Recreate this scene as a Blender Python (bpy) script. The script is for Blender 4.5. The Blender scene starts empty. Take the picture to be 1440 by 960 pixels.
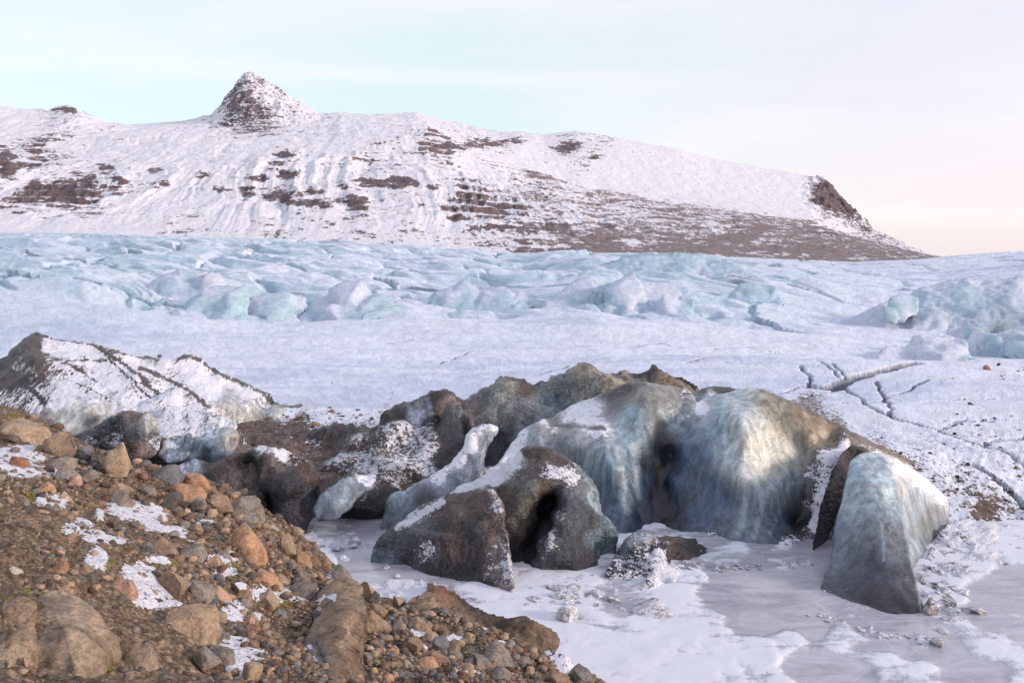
import bpy, math, random
import numpy as np
from mathutils import Vector, Quaternion
from mathutils.geometry import delaunay_2d_cdt

random.seed(7)
RS = np.random.RandomState(11)
SC = bpy.context.scene
COL = SC.collection

# ------------------------------------------------------------------ camera model
FPX = 1120.0          # focal length in pixels of a 1440 wide picture
CAMZ = 12.0
TP = 100.0 / FPX      # the horizon sits at row 380
PITCH = math.atan(TP)
CP, SP = math.cos(PITCH), math.sin(PITCH)

def ue(px, py):
    """pixel -> (x/Y, dz/Y) of its ray"""
    a = (np.asarray(px, float) - 720) / FPX
    b = (480 - np.asarray(py, float)) / FPX
    dy = CP + b * SP
    return a / dy, (-SP + b * CP) / dy

def P(px, py, Y):
    u, e = ue(px, py)
    return u * Y, Y + 0 * u, CAMZ + e * Y

def proj(x, y, z):
    dz = z - CAMZ
    d = y * CP - dz * SP
    d = np.maximum(d, 1e-3)
    return 720 + FPX * x / d, 480 - FPX * (y * SP + dz * CP) / d

# ------------------------------------------------------------------ noise
_perm = np.arange(256); RS.shuffle(_perm); _perm = np.concatenate([_perm, _perm])
_g = RS.randn(256, 3); _g /= np.linalg.norm(_g, axis=1)[:, None]

def perlin(x, y, z=0.0):
    x, y, z = np.broadcast_arrays(np.asarray(x, float), np.asarray(y, float), np.asarray(z, float))
    xi, yi, zi = np.floor(x).astype(int), np.floor(y).astype(int), np.floor(z).astype(int)
    xf, yf, zf = x - xi, y - yi, z - zi
    f = lambda t: t * t * t * (t * (t * 6 - 15) + 10)
    u, v, w = f(xf), f(yf), f(zf)
    def gr(dx, dy, dz):
        h = _perm[(_perm[(_perm[(xi + dx) & 255] + yi + dy) & 255] + zi + dz) & 255]
        g = _g[h]
        return g[..., 0] * (xf - dx) + g[..., 1] * (yf - dy) + g[..., 2] * (zf - dz)
    l = lambda a, b, t: a + (b - a) * t
    x00 = l(gr(0, 0, 0), gr(1, 0, 0), u); x10 = l(gr(0, 1, 0), gr(1, 1, 0), u)
    x01 = l(gr(0, 0, 1), gr(1, 0, 1), u); x11 = l(gr(0, 1, 1), gr(1, 1, 1), u)
    return l(l(x00, x10, v), l(x01, x11, v), w) * 1.6

def fbm(x, y, z=0.0, o=4, g=.5):
    s = 0; a = 1; n = 0
    for i in range(o):
        s = s + a * perlin(x * 2**i + 17.3 * i, y * 2**i + 5.1 * i, z * 2**i + 3.7 * i); n += a; a *= g
    return s / n

def ridged(x, y, z=0.0, o=4, g=.5):
    s = 0; a = 1; n = 0
    for i in range(o):
        s = s + a * (1 - 2 * np.abs(perlin(x * 2**i + 7.3 * i, y * 2**i + 2.1 * i, z * 2**i))); n += a; a *= g
    return s / n

def worley(x, y, seed=0):
    xi, yi = np.floor(x).astype(int), np.floor(y).astype(int)
    f1 = np.full(x.shape, 9.); f2 = np.full(x.shape, 9.); idd = np.zeros(x.shape, int); ox = np.zeros(x.shape); oy = np.zeros(x.shape)
    for dx in (-1, 0, 1):
        for dy in (-1, 0, 1):
            h = _perm[(_perm[(xi + dx + seed) & 255] + yi + dy) & 255]; h2 = _perm[(h + 57) & 255]
            px = xi + dx + .1 + .8 * h / 255; py = yi + dy + .1 + .8 * h2 / 255
            d = np.hypot(x - px, y - py); n = d < f1
            f2 = np.where(n, f1, np.minimum(f2, d)); idd = np.where(n, h, idd); ox = np.where(n, x - px, ox); oy = np.where(n, y - py, oy); f1 = np.where(n, d, f1)
    return f1, f2, idd, ox, oy

def sst(a, b, x):
    t = np.clip((x - a) / (b - a), 0, 1)
    return t * t * (3 - 2 * t)

def rbf(pts, vals, c=1.0, smooth=0.0):
    pts = np.array(pts, float); vals = np.array(vals, float)
    D = np.sqrt(((pts[:, None] - pts[None])**2).sum(-1) + c * c)
    n = len(pts); A = np.zeros((n + 3, n + 3))
    A[:n, :n] = D + np.eye(n) * smooth; A[:n, n] = 1; A[:n, n + 1:] = pts; A[n, :n] = 1; A[n + 1:, :n] = pts.T
    w = np.linalg.solve(A, np.concatenate([vals, np.zeros(3)]))
    def ev(x, y):
        sh = np.shape(x); q = np.stack([np.ravel(x), np.ravel(y)], 1); out = np.zeros(len(q))
        for s in range(0, len(q), 40000):
            k = q[s:s + 40000]
            d = np.sqrt(((k[:, None] - pts[None])**2).sum(-1) + c * c)
            out[s:s + 40000] = d @ w[:n] + w[n] + k @ w[n + 1:]
        return out.reshape(sh)
    return ev

def idw(pts, vals, p=3.0, eps=4.0):
    pts = np.array(pts, float); vals = np.array(vals, float)
    def ev(x, y):
        sh = np.shape(x); q = np.stack([np.ravel(x), np.ravel(y)], 1); out = []
        for s in range(0, len(q), 40000):
            k = q[s:s + 40000]
            d = ((k[:, None] - pts[None])**2).sum(-1) + eps * eps
            w = d**(-p / 2); w /= w.sum(1)[:, None]
            out.append(w @ vals)
        out = np.concatenate(out)
        return out.reshape(sh + vals.shape[1:])
    return ev

# ------------------------------------------------------------------ mesh helpers
def link(o):
    COL.objects.link(o); return o

def set_attrs(me, attrs):
    for k, v in attrs.items():
        v = np.asarray(v, np.float32)
        if v.ndim == 2:
            a = me.attributes.new(k, 'FLOAT_COLOR', 'POINT')
            a.data.foreach_set('color', np.concatenate([v[:, :3], np.ones((len(v), 1), np.float32)], 1).ravel())
        else:
            a = me.attributes.new(k, 'FLOAT', 'POINT'); a.data.foreach_set('value', v.ravel())

def mesh_np(name, V, Fc, mat, attrs={}, smooth=True):
    V = np.asarray(V, np.float32); Fc = np.asarray(Fc, np.int32); k = Fc.shape[1]
    me = bpy.data.meshes.new(name)
    me.vertices.add(len(V)); me.vertices.foreach_set('co', V.ravel())
    me.loops.add(Fc.size); me.loops.foreach_set('vertex_index', Fc.ravel())
    me.polygons.add(len(Fc))
    me.polygons.foreach_set('loop_start', np.arange(0, Fc.size, k, dtype=np.int32))
    me.polygons.foreach_set('loop_total', np.full(len(Fc), k, np.int32))
    me.polygons.foreach_set('use_smooth', np.full(len(Fc), smooth))
    set_attrs(me, attrs)
    me.update(calc_edges=True)
    me.materials.append(mat)
    return link(bpy.data.objects.new(name, me))

def grid_faces(r, c):
    i = np.arange(r - 1)[:, None] * c + np.arange(c - 1)[None]
    return np.stack([i, i + 1, i + c + 1, i + c], -1).reshape(-1, 4)

def grid_normals(X, Y, Z):
    A = np.stack([X, Y, Z], -1)
    du = np.gradient(A, axis=1); dv = np.gradient(A, axis=0)
    n = np.cross(du, dv); n /= np.linalg.norm(n, axis=-1)[..., None] + 1e-12
    n *= np.sign(n[..., 2:3] + 1e-9)
    return n

def tag(o, label=None, cat=None, group=None, kind=None):
    for k, v in (('label', label), ('category', cat), ('group', group), ('kind', kind)):
        if v: o[k] = v
    return o

# ------------------------------------------------------------------ materials
class NT:
    def __init__(s, name):
        s.m = bpy.data.materials.new(name); s.m.use_nodes = True
        s.t = s.m.node_tree; s.b = s.t.nodes['Principled BSDF']
    def n(s, typ, **kw):
        nd = s.t.nodes.new(typ)
        for k, v in kw.items():
            if k.startswith('i_'):
                nd.inputs[k[2:]].default_value = v
            else: setattr(nd, k, v)
        return nd
    def l(s, a, b): s.t.links.new(a, b)
    def noise(s, scale, detail=4, rough=.55, vec=None, dist=0):
        nd = s.n('ShaderNodeTexNoise'); nd.inputs['Scale'].default_value = scale
        nd.inputs['Detail'].default_value = detail; nd.inputs['Roughness'].default_value = rough
        nd.inputs['Distortion'].default_value = dist
        if vec is not None: s.l(vec, nd.inputs['Vector'])
        return nd.outputs['Fac']
    def vor(s, scale, vec=None, feature='F1', rnd=1.0, out='Distance'):
        nd = s.n('ShaderNodeTexVoronoi', feature=feature); nd.inputs['Scale'].default_value = scale
        nd.inputs['Randomness'].default_value = rnd
        if vec is not None: s.l(vec, nd.inputs['Vector'])
        return nd.outputs[out]
    def map(s, vec, sc=(1, 1, 1), rot=(0, 0, 0)):
        nd = s.n('ShaderNodeMapping'); nd.inputs['Scale'].default_value = sc; nd.inputs['Rotation'].default_value = rot
        s.l(vec, nd.inputs['Vector']); return nd.outputs[0]
    def coord(s, obj=False):
        if obj: return s.n('ShaderNodeTexCoord').outputs['Object']
        return s.n('ShaderNodeNewGeometry').outputs['Position']
    def attr(s, name, out='Fac'):
        return s.n('ShaderNodeAttribute', attribute_name=name).outputs[out]
    def mr(s, v, a, b, c=0., d=1., smooth=True):
        nd = s.n('ShaderNodeMapRange', interpolation_type='SMOOTHSTEP' if smooth else 'LINEAR')
        s.l(v, nd.inputs[0])
        for i, q in enumerate((a, b, c, d)): nd.inputs[i + 1].default_value = q
        return nd.outputs[0]
    def math(s, op, a, b=None, c=None):
        nd = s.n('ShaderNodeMath', operation=op)
        for i, q in enumerate((a, b, c)):
            if q is None: continue
            if isinstance(q, (int, float)): nd.inputs[i].default_value = q
            else: s.l(q, nd.inputs[i])
        return nd.outputs[0]
    def mix(s, f, a, b, mode='MIX'):
        nd = s.n('ShaderNodeMix', data_type='RGBA', blend_type=mode)
        for i, q in ((0, f), (6, a), (7, b)):
            if isinstance(q, (int, float)): nd.inputs[i].default_value = q
            elif isinstance(q, tuple): nd.inputs[i].default_value = (*q, 1)
            else: s.l(q, nd.inputs[i])
        return nd.outputs[2]
    def scale_col(s, c, f):
        nd = s.n('ShaderNodeVectorMath', operation='SCALE')
        s.l(c, nd.inputs[0]); s.l(f, nd.inputs['Scale']); return nd.outputs[0]
    def bump(s, h, strength, dist, prev=None):
        nd = s.n('ShaderNodeBump'); nd.inputs['Strength'].default_value = strength
        nd.inputs['Distance'].default_value = dist; s.l(h, nd.inputs['Height'])
        if prev is not None: s.l(prev, nd.inputs['Normal'])
        return nd.outputs[0]
    def nz(s):
        sep = s.n('ShaderNodeSeparateXYZ'); s.l(s.n('ShaderNodeNewGeometry').outputs['Normal'], sep.inputs[0])
        return sep.outputs[2]

SNOW = (.76, .75, .81)

def make_ice(name='glacier_ice', detail=1.0, sss=0.0, aniso=(1, 1, 1.6), silky=False):
    m = NT(name); pos = m.coord()
    col = m.attr('Col', 'Color'); sn = m.attr('Snow')
    st = m.map(pos, (2.2 * detail, 2.2 * detail, (.13 if silky else .5) * detail), (0, .12, 0))
    streak = m.noise(1.3, 6, .6, st, .35 if silky else 1.2)
    blot = m.noise(1.1 * detail, 5, .6, pos, .6)
    fine = m.noise(9 * detail, 6, .7, pos)
    f = m.math('MULTIPLY', m.mr(streak, .34, .66, .66, 1.38), m.mr(blot, .3, .7, .92 if silky else .66, 1.09 if silky else 1.36))
    f = m.math('MULTIPLY', f, m.mr(fine, .32, .68, .84 if silky else .55, 1.16 if silky else 1.42))
    c = m.scale_col(col, f)
    # pale veins
    vein = m.noise(.9, 3, .5, m.map(pos, (2.6, 2.6, .22), (0, .25, 0)), 2.5)
    vf = m.math('MULTIPLY', m.mr(m.math('ABSOLUTE', m.math('SUBTRACT', vein, .5)), 0, .014, 1, 0), .20)
    sepc = m.n('ShaderNodeSeparateColor'); m.l(col, sepc.inputs[0])
    vf = m.math('MULTIPLY', vf, m.mr(sepc.outputs[2], .12, .3))
    c = m.mix(vf, c, (.62, .70, .73))
    # grit
    grit = m.mr(m.noise(26 * detail, 3, .6, pos), .62, .70)
    c = m.mix(m.math('MULTIPLY', grit, .35 if silky else .6), c, (.045, .036, .032))
    # snow in the dimples
    sp = m.mr(m.noise(12 * detail, 3, .6, m.map(pos, aniso), .2), .28, .72, 0, 1, False)
    sp1 = m.mr(m.noise(3.4 * detail, 5, .65, m.map(pos, aniso), .3), .28, .72, 0, 1, False)
    sp2 = m.mr(m.noise(.8 * detail, 3, .5, pos), .28, .72, 0, 1, False)
    v = m.math('ADD', m.math('ADD', m.math('MULTIPLY', sp, .32), m.math('MULTIPLY', sp1, .42)), m.math('ADD', m.math('MULTIPLY', sp2, .16), sn))
    v = m.math('ADD', v, m.mr(m.nz(), .0, .9, -.04, .07))
    sf = m.mr(v, .87, .95)
    c2 = m.mix(sf, c, SNOW)
    m.l(c2, m.b.inputs['Base Color'])
    m.l(m.mr(sf, 0, 1, .30 if silky else .42, .9), m.b.inputs['Roughness'])
    m.b.inputs['Subsurface Weight'].default_value = sss
    m.b.inputs['Subsurface Radius'].default_value = (.25, .5, .8)
    m.b.inputs['Subsurface Scale'].default_value = .4
    cell = m.vor(6 * detail, m.map(pos, (1, 1, 1.7)), 'SMOOTH_F1')
    b = m.bump(cell, .3 if silky else .8, .05 if silky else .09)
    b = m.bump(m.math('ADD', m.math('MULTIPLY', fine, .8), m.math('MULTIPLY', blot, .5 if silky else 1.4)), .35 if silky else .8, .08 if silky else .15, b)
    b = m.bump(sf, .8, .04, b)
    m.l(b, m.b.inputs['Normal'])
    return m.m

def make_glacier():
    m = NT('glacier_snow'); pos = m.coord()
    col = m.attr('Col', 'Color'); sc = m.attr('Scl'); dirt = m.attr('Dirt')
    # texture coordinates whose size grows with distance so that far ice keeps grain
    sv = m.n('ShaderNodeVectorMath', operation='SCALE'); m.l(pos, sv.inputs[0]); m.l(sc, sv.inputs['Scale'])
    st = m.map(sv.outputs[0], (.8, 2.2, 2.0), (0, 0, .3))
    n1 = m.noise(1.6, 6, .62, st, .8)
    n2 = m.noise(.35, 4, .55, sv.outputs[0], .4)
    n3 = m.noise(7, 4, .65, st, .3)
    f = m.math('MULTIPLY', m.mr(n1, .34, .66, .87, 1.08), m.mr(n2, .3, .7, .97, 1.03))
    c = m.scale_col(col, f)
    c = m.mix(m.math('MULTIPLY', m.mr(n3, .50, .66), .30), c, (.36, .42, .55))
    d = m.math('ADD', m.math('MULTIPLY', m.noise(3.2, 5, .7, pos, .5), 1.0), m.math('MULTIPLY', dirt, .55))
    df = m.mr(d, .82, .86)
    gd = m.mr(m.noise(2.3, 7, .7, pos, .5), .3, .7)
    c = m.mix(df, c, m.mix(gd, (.045, .03, .026), (.21, .15, .125)))
    m.l(c, m.b.inputs['Base Color']); m.b.inputs['Roughness'].default_value = .75
    m.b.inputs['Specular IOR Level'].default_value = .3
    sd = m.n('ShaderNodeMath', operation='DIVIDE'); sd.inputs[0].default_value = 1; m.l(sc, sd.inputs[1])
    bn = m.n('ShaderNodeBump'); bn.inputs['Strength'].default_value = .9
    m.l(m.math('MULTIPLY', sd.outputs[0], .16), bn.inputs['Distance'])
    m.l(m.math('ADD', m.math('MULTIPLY', n1, .9), m.math('MULTIPLY', n3, .35)), bn.inputs['Height'])
    bq = m.bump(m.noise(5, 6, .7, pos), .6, .10, bn.outputs[0])
    m.l(bq, m.b.inputs['Normal'])
    return m.m

def make_mountain():
    m = NT('mountain_rock_and_snow'); pos = m.coord()
    rk = m.attr('Rock'); tint = m.attr('Tint')
    st = m.map(pos, (.016, .016, .085))
    n1 = m.noise(1, 7, .68, st, .6)
    n2 = m.noise(.05, 6, .7, pos, .2)
    n3 = m.noise(.11, 5, .75, m.map(pos, (1, .35, 1.3)))
    v = m.math('ADD', rk, m.math('ADD', m.mr(n1, .36, .64, -.34, .34, False), m.mr(n2, .36, .64, -.20, .20, False)))
    v = m.math('ADD', v, m.mr(n3, .36, .64, -.26, .26, False))
    f = m.mr(v, .50, .62)
    rc = m.mix(m.mr(n2, .3, .7), (.085, .060, .068), (.21, .16, .16))
    rc = m.mix(tint, rc, (.33, .27, .26))
    sc = m.mix(m.mr(n1, .3, .7), (.72, .695, .755), (.80, .765, .79))
    m.l(m.mix(f, sc, rc), m.b.inputs['Base Color'])
    m.b.inputs['Roughness'].default_value = .9
    m.b.inputs['Specular IOR Level'].default_value = .1
    b = m.bump(n2, .7, 9)
    b = m.bump(f, .5, 3, b)
    m.l(b, m.b.inputs['Normal'])
    return m.m

def rock_nodes(m, pos, base, s=1.0):
    n1 = m.noise(2.2 * s, 7, .65, pos, .3); n2 = m.noise(14 * s, 5, .7, pos); n3 = m.noise(60 * s, 3, .7, pos)
    v = m.vor(5 * s, m.map(pos, (1, 1, 2)), 'DISTANCE_TO_EDGE')
    f = m.math('MULTIPLY', m.mr(n1, .3, .7, .62, 1.30), m.mr(n2, .3, .7, .68, 1.3))
    f = m.math('MULTIPLY', f, m.mr(n3, .3, .7, .82, 1.15))
    c = m.scale_col(base, f)
    c = m.mix(m.mr(n2, .58, .72, 0, .45), c, (.33, .28, .23))
    c = m.mix(m.math('MULTIPLY', m.mr(n1, .56, .64), .35), c, (.10, .075, .06))
    b = m.bump(n1, .9, .16 / s); b = m.bump(n2, .8, .035 / s, b); b = m.bump(n3, .6, .008 / s, b)
    return c, b, (n1, n2, n3)

def make_rock():
    m = NT('weathered_rock'); pos = m.coord(True)
    oi = m.n('ShaderNodeObjectInfo')
    c, b, (n1, n2, n3) = rock_nodes(m, m.coord(), oi.outputs['Color'], 1.6)
    # a cap of snow or moss on upward faces for the few stones that carry one (object alpha)
    cap = m.math('SUBTRACT', 1.0, oi.outputs['Alpha'])
    v = m.math('ADD', m.math('ADD', m.mr(m.nz(), .55, .95, -.4, .3), m.math('MULTIPLY', n1, .6)), cap)
    sf = m.math('MULTIPLY', m.mr(v, 1.02, 1.07), m.mr(cap, .1, .2))
    c = m.mix(sf, c, SNOW)
    m.l(c, m.b.inputs['Base Color']); m.l(b, m.b.inputs['Normal'])
    m.b.inputs['Roughness'].default_value = .85; m.b.inputs['Specular IOR Level'].default_value = .25
    return m.m

def make_ground():
    m = NT('moraine_ground'); pos = m.coord()
    col = m.attr('Col', 'Color'); sn = m.attr('Snow'); ms = m.attr('Moss')
    c, b, (n1, n2, n3) = rock_nodes(m, pos, col, 1.3)
    peb = m.vor(16, pos, 'SMOOTH_F1'); peb2 = m.vor(38, pos, 'F1')
    pc = m.vor(16, pos, 'F1', 1, 'Color')
    hs = m.n('ShaderNodeSeparateColor'); m.l(pc, hs.inputs[0])
    c = m.scale_col(c, m.mr(hs.outputs[0], 0, 1, .65, 1.35))
    c = m.mix(m.mr(peb, .3, .65, 0, .6), c, (.07, .05, .038))
    b = m.bump(peb, 1.0, -.05, b); b = m.bump(peb2, .8, -.018, b)
    mf = m.mr(m.math('ADD', m.math('MULTIPLY', n2, .8), m.math('MULTIPLY', ms, .8)), .85, 1.0)
    c = m.mix(mf, c, m.mix(n3, (.09, .085, .015), (.30, .25, .04)))
    v = m.math('ADD', m.math('ADD', m.mr(m.noise(6, 7, .78, pos), .34, .66, 0, .8, False), m.math('MULTIPLY', peb, -.35)), m.math('MULTIPLY', sn, .75))
    sf = m.mr(v, .68, .72)
    c = m.mix(sf, c, SNOW)
    m.l(c, m.b.inputs['Base Color']); m.l(b, m.b.inputs['Normal'])
    m.b.inputs['Roughness'].default_value = .9; m.b.inputs['Specular IOR Level'].default_value = .2
    return m.m

def make_slab():
    m = NT('bedrock_with_attribute_colour'); pos = m.coord()
    col = m.attr('Col', 'Color'); sn = m.attr('Snow')
    c, b, (n1, n2, n3) = rock_nodes(m, pos, col, 1.0)
    crack = m.vor(.8, m.map(pos, (1, 1.6, .45), (.3, .5, .2)), 'DISTANCE_TO_EDGE')
    w = m.math('ADD', crack, m.math('MULTIPLY', n1, .05))
    cf = m.mr(w, .018, .03, 1, 0)
    c = m.mix(m.math('MULTIPLY', cf, .45), c, (.06, .04, .03))
    b = m.bump(cf, .8, -.05, b)
    gr = m.noise(3, 4, .6, m.map(pos, (1, 1, 6), (.5, -.5, 0)), .6)
    c = m.scale_col(c, m.mr(gr, .3, .7, .9, 1.12)); b = m.bump(gr, .4, .03, b)
    v = m.math('ADD', m.math('ADD', m.math('MULTIPLY', m.noise(7, 5, .7, pos), .8), m.math('MULTIPLY', sn, .75)), m.mr(m.nz(), .2, .9, -.1, .05))
    sf = m.mr(v, .80, .84)
    c = m.mix(sf, c, SNOW)
    m.l(c, m.b.inputs['Base Color']); m.l(b, m.b.inputs['Normal'])
    m.b.inputs['Roughness'].default_value = .9; m.b.inputs['Specular IOR Level'].default_value = .2
    return m.m

def make_lagoon():
    m = NT('lagoon_ice'); pos = m.coord(); sn = m.attr('Snow')
    n1 = m.noise(.55, 6, .62, m.map(pos, (.5, 1.6, 1)), 1.0); n2 = m.noise(3.5, 5, .65, pos, .3); n3 = m.noise(18, 3, .6, pos)
    v = m.math('ADD', m.math('ADD', m.math('MULTIPLY', n1, .38), m.math('MULTIPLY', n2, .22)), m.math('MULTIPLY', sn, .7))
    sf = m.mr(v, .57, .73)
    ic = m.mix(m.mr(n1, .3, .7), (.30, .295, .34), (.50, .49, .54))
    ic = m.mix(m.math('MULTIPLY', m.mr(n2, .5, .75), .4), ic, (.62, .60, .66))
    ck = m.vor(.5, m.map(pos, (.7, 1.5, 1)), 'DISTANCE_TO_EDGE')
    cf = m.mr(m.math('ADD', ck, m.math('MULTIPLY', n2, .04)), .020, .032, 1, 0)
    ic = m.mix(m.math('MULTIPLY', cf, .35), ic, (.7, .69, .74))
    c = m.mix(sf, ic, m.mix(n2, (.68, .69, .755), (.76, .76, .82)))
    m.l(c, m.b.inputs['Base Color'])
    m.l(m.mr(sf, 0, 1, .13, .85), m.b.inputs['Roughness'])
    b = m.bump(n2, .10, .02); b = m.bump(sf, .8, .05, b); b = m.bump(n3, .25, .012, b)
    m.l(b, m.b.inputs['Normal'])
    return m.m

M_ICE = make_ice(); M_SILK = make_ice('clear_blue_ice', 1.0, .0, (1, 1, 1.6), True); M_DIRTY = make_ice('dirt_covered_ice', .8, 0.0, (1.5, .32, .5)); M_SERAC = make_ice('serac_ice', .25, 0.0)
M_GL = make_glacier(); M_MT = make_mountain(); M_ROCK = make_rock(); M_GROUND = make_ground()
M_SLAB = make_slab(); M_LAG = make_lagoon()

# ------------------------------------------------------------------ colours (albedo)
K = dict(
    blue=(.065, .10, .165), deep=(.022, .028, .05), bluemid=(.10, .15, .215), bluegrey=(.13, .165, .20), cyan=(.22, .315, .375),
    cyanpale=(.42, .49, .525), pale=(.50, .50, .48), paleyel=(.50, .48, .40), yellow=(.26, .225, .16), yelgrey=(.22, .21, .185),
    yelbrown=(.23, .17, .11), brown=(.078, .053, .044), dirt=(.045, .031, .028), dark=(.032, .029, .036), black=(.012, .011, .016),  # black also carries the shade of clefts and hollows in the albedo
    grey=(.15, .16, .18), darkgrey=(.058, .062, .074), icegrey=(.28, .335, .375), lav=(.42, .44, .55), pinkbrown=(.20, .15, .14),
    olive=(.085, .076, .062), snow=(.74, .73, .79), greygreen=(.18, .19, .185), tan=(.31, .22, .15), tanlight=(.38, .285, .205),
    tandark=(.20, .135, .09), slate=(.21, .18, .16), redbrown=(.22, .115, .075), serac=(.40, .52, .62), seraccyan=(.43, .57, .635), seracpale=(.56, .61, .73))

# ------------------------------------------------------------------ closed bodies from a profile and a worked front face
def spline(pts, step):
    p = np.array(pts, float); n = len(p); out = []
    for i in range(n):
        a, b, c, d = p[i - 1], p[i], p[(i + 1) % n], p[(i + 2) % n]
        k = max(1, int(np.linalg.norm(c - b) / step))
        for j in range(k):
            t = j / k
            out.append(b + .5 * ((c - a) * t + (2 * a - 5 * b + 4 * c - d) * t * t * .8 + (3 * b - a - 3 * c + d) * t**3 * .8) if False else
                       .5 * ((2 * b) + (c - a) * t + (2 * a - 5 * b + 4 * c - d) * t**2 + (3 * b - a - 3 * c + d) * t**3))
    return np.array(out)

def inside(poly, x, y):
    r = np.zeros(len(x), bool); j = len(poly) - 1
    for i in range(len(poly)):
        xi, yi = poly[i]; xj, yj = poly[j]
        cnd = ((yi > y) != (yj > y)) & (x < (xj - xi) * (y - yi) / (yj - yi + 1e-12) + xi)
        r ^= cnd; j = i
    return r

def seg_dist(poly, x, y):
    d = np.full(len(x), 1e9); m = len(poly)
    for i in range(m):
        a = poly[i]; b = poly[(i + 1) % m]; v = b - a; L = v @ v + 1e-9
        t = np.clip(((x - a[0]) * v[0] + (y - a[1]) * v[1]) / L, 0, 1)
        d = np.minimum(d, np.hypot(x - a[0] - t * v[0], y - a[1] - t * v[1]))
    return d

def facets(p, cell, seed, sharp=3.0):
    r = np.random.RandomState(seed); lo, hi = p.min(0) - cell, p.max(0) + cell
    n = int(min(220, max(8, np.prod((hi - lo)[[0, 2]]) / cell**2 * 1.3)))
    o = np.zeros(len(p)); W = np.zeros(len(p)); S = lo + r.rand(n, 3) * (hi - lo); S[:, 1] = np.interp(r.rand(n), [0, 1], np.percentile(p[:, 1], [5, 95]))
    G = r.randn(n, 3) * .38; A = r.randn(n) * .35
    D = ((p[:, None] - S[None])**2).sum(-1) / cell**2
    D -= D.min(1)[:, None]; w = np.exp(-D * sharp); w /= w.sum(1)[:, None]
    val = A[None] * cell + np.einsum('nkj,kj->nk', p[:, None] - S[None], G)
    return (w * val).sum(1)

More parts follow.
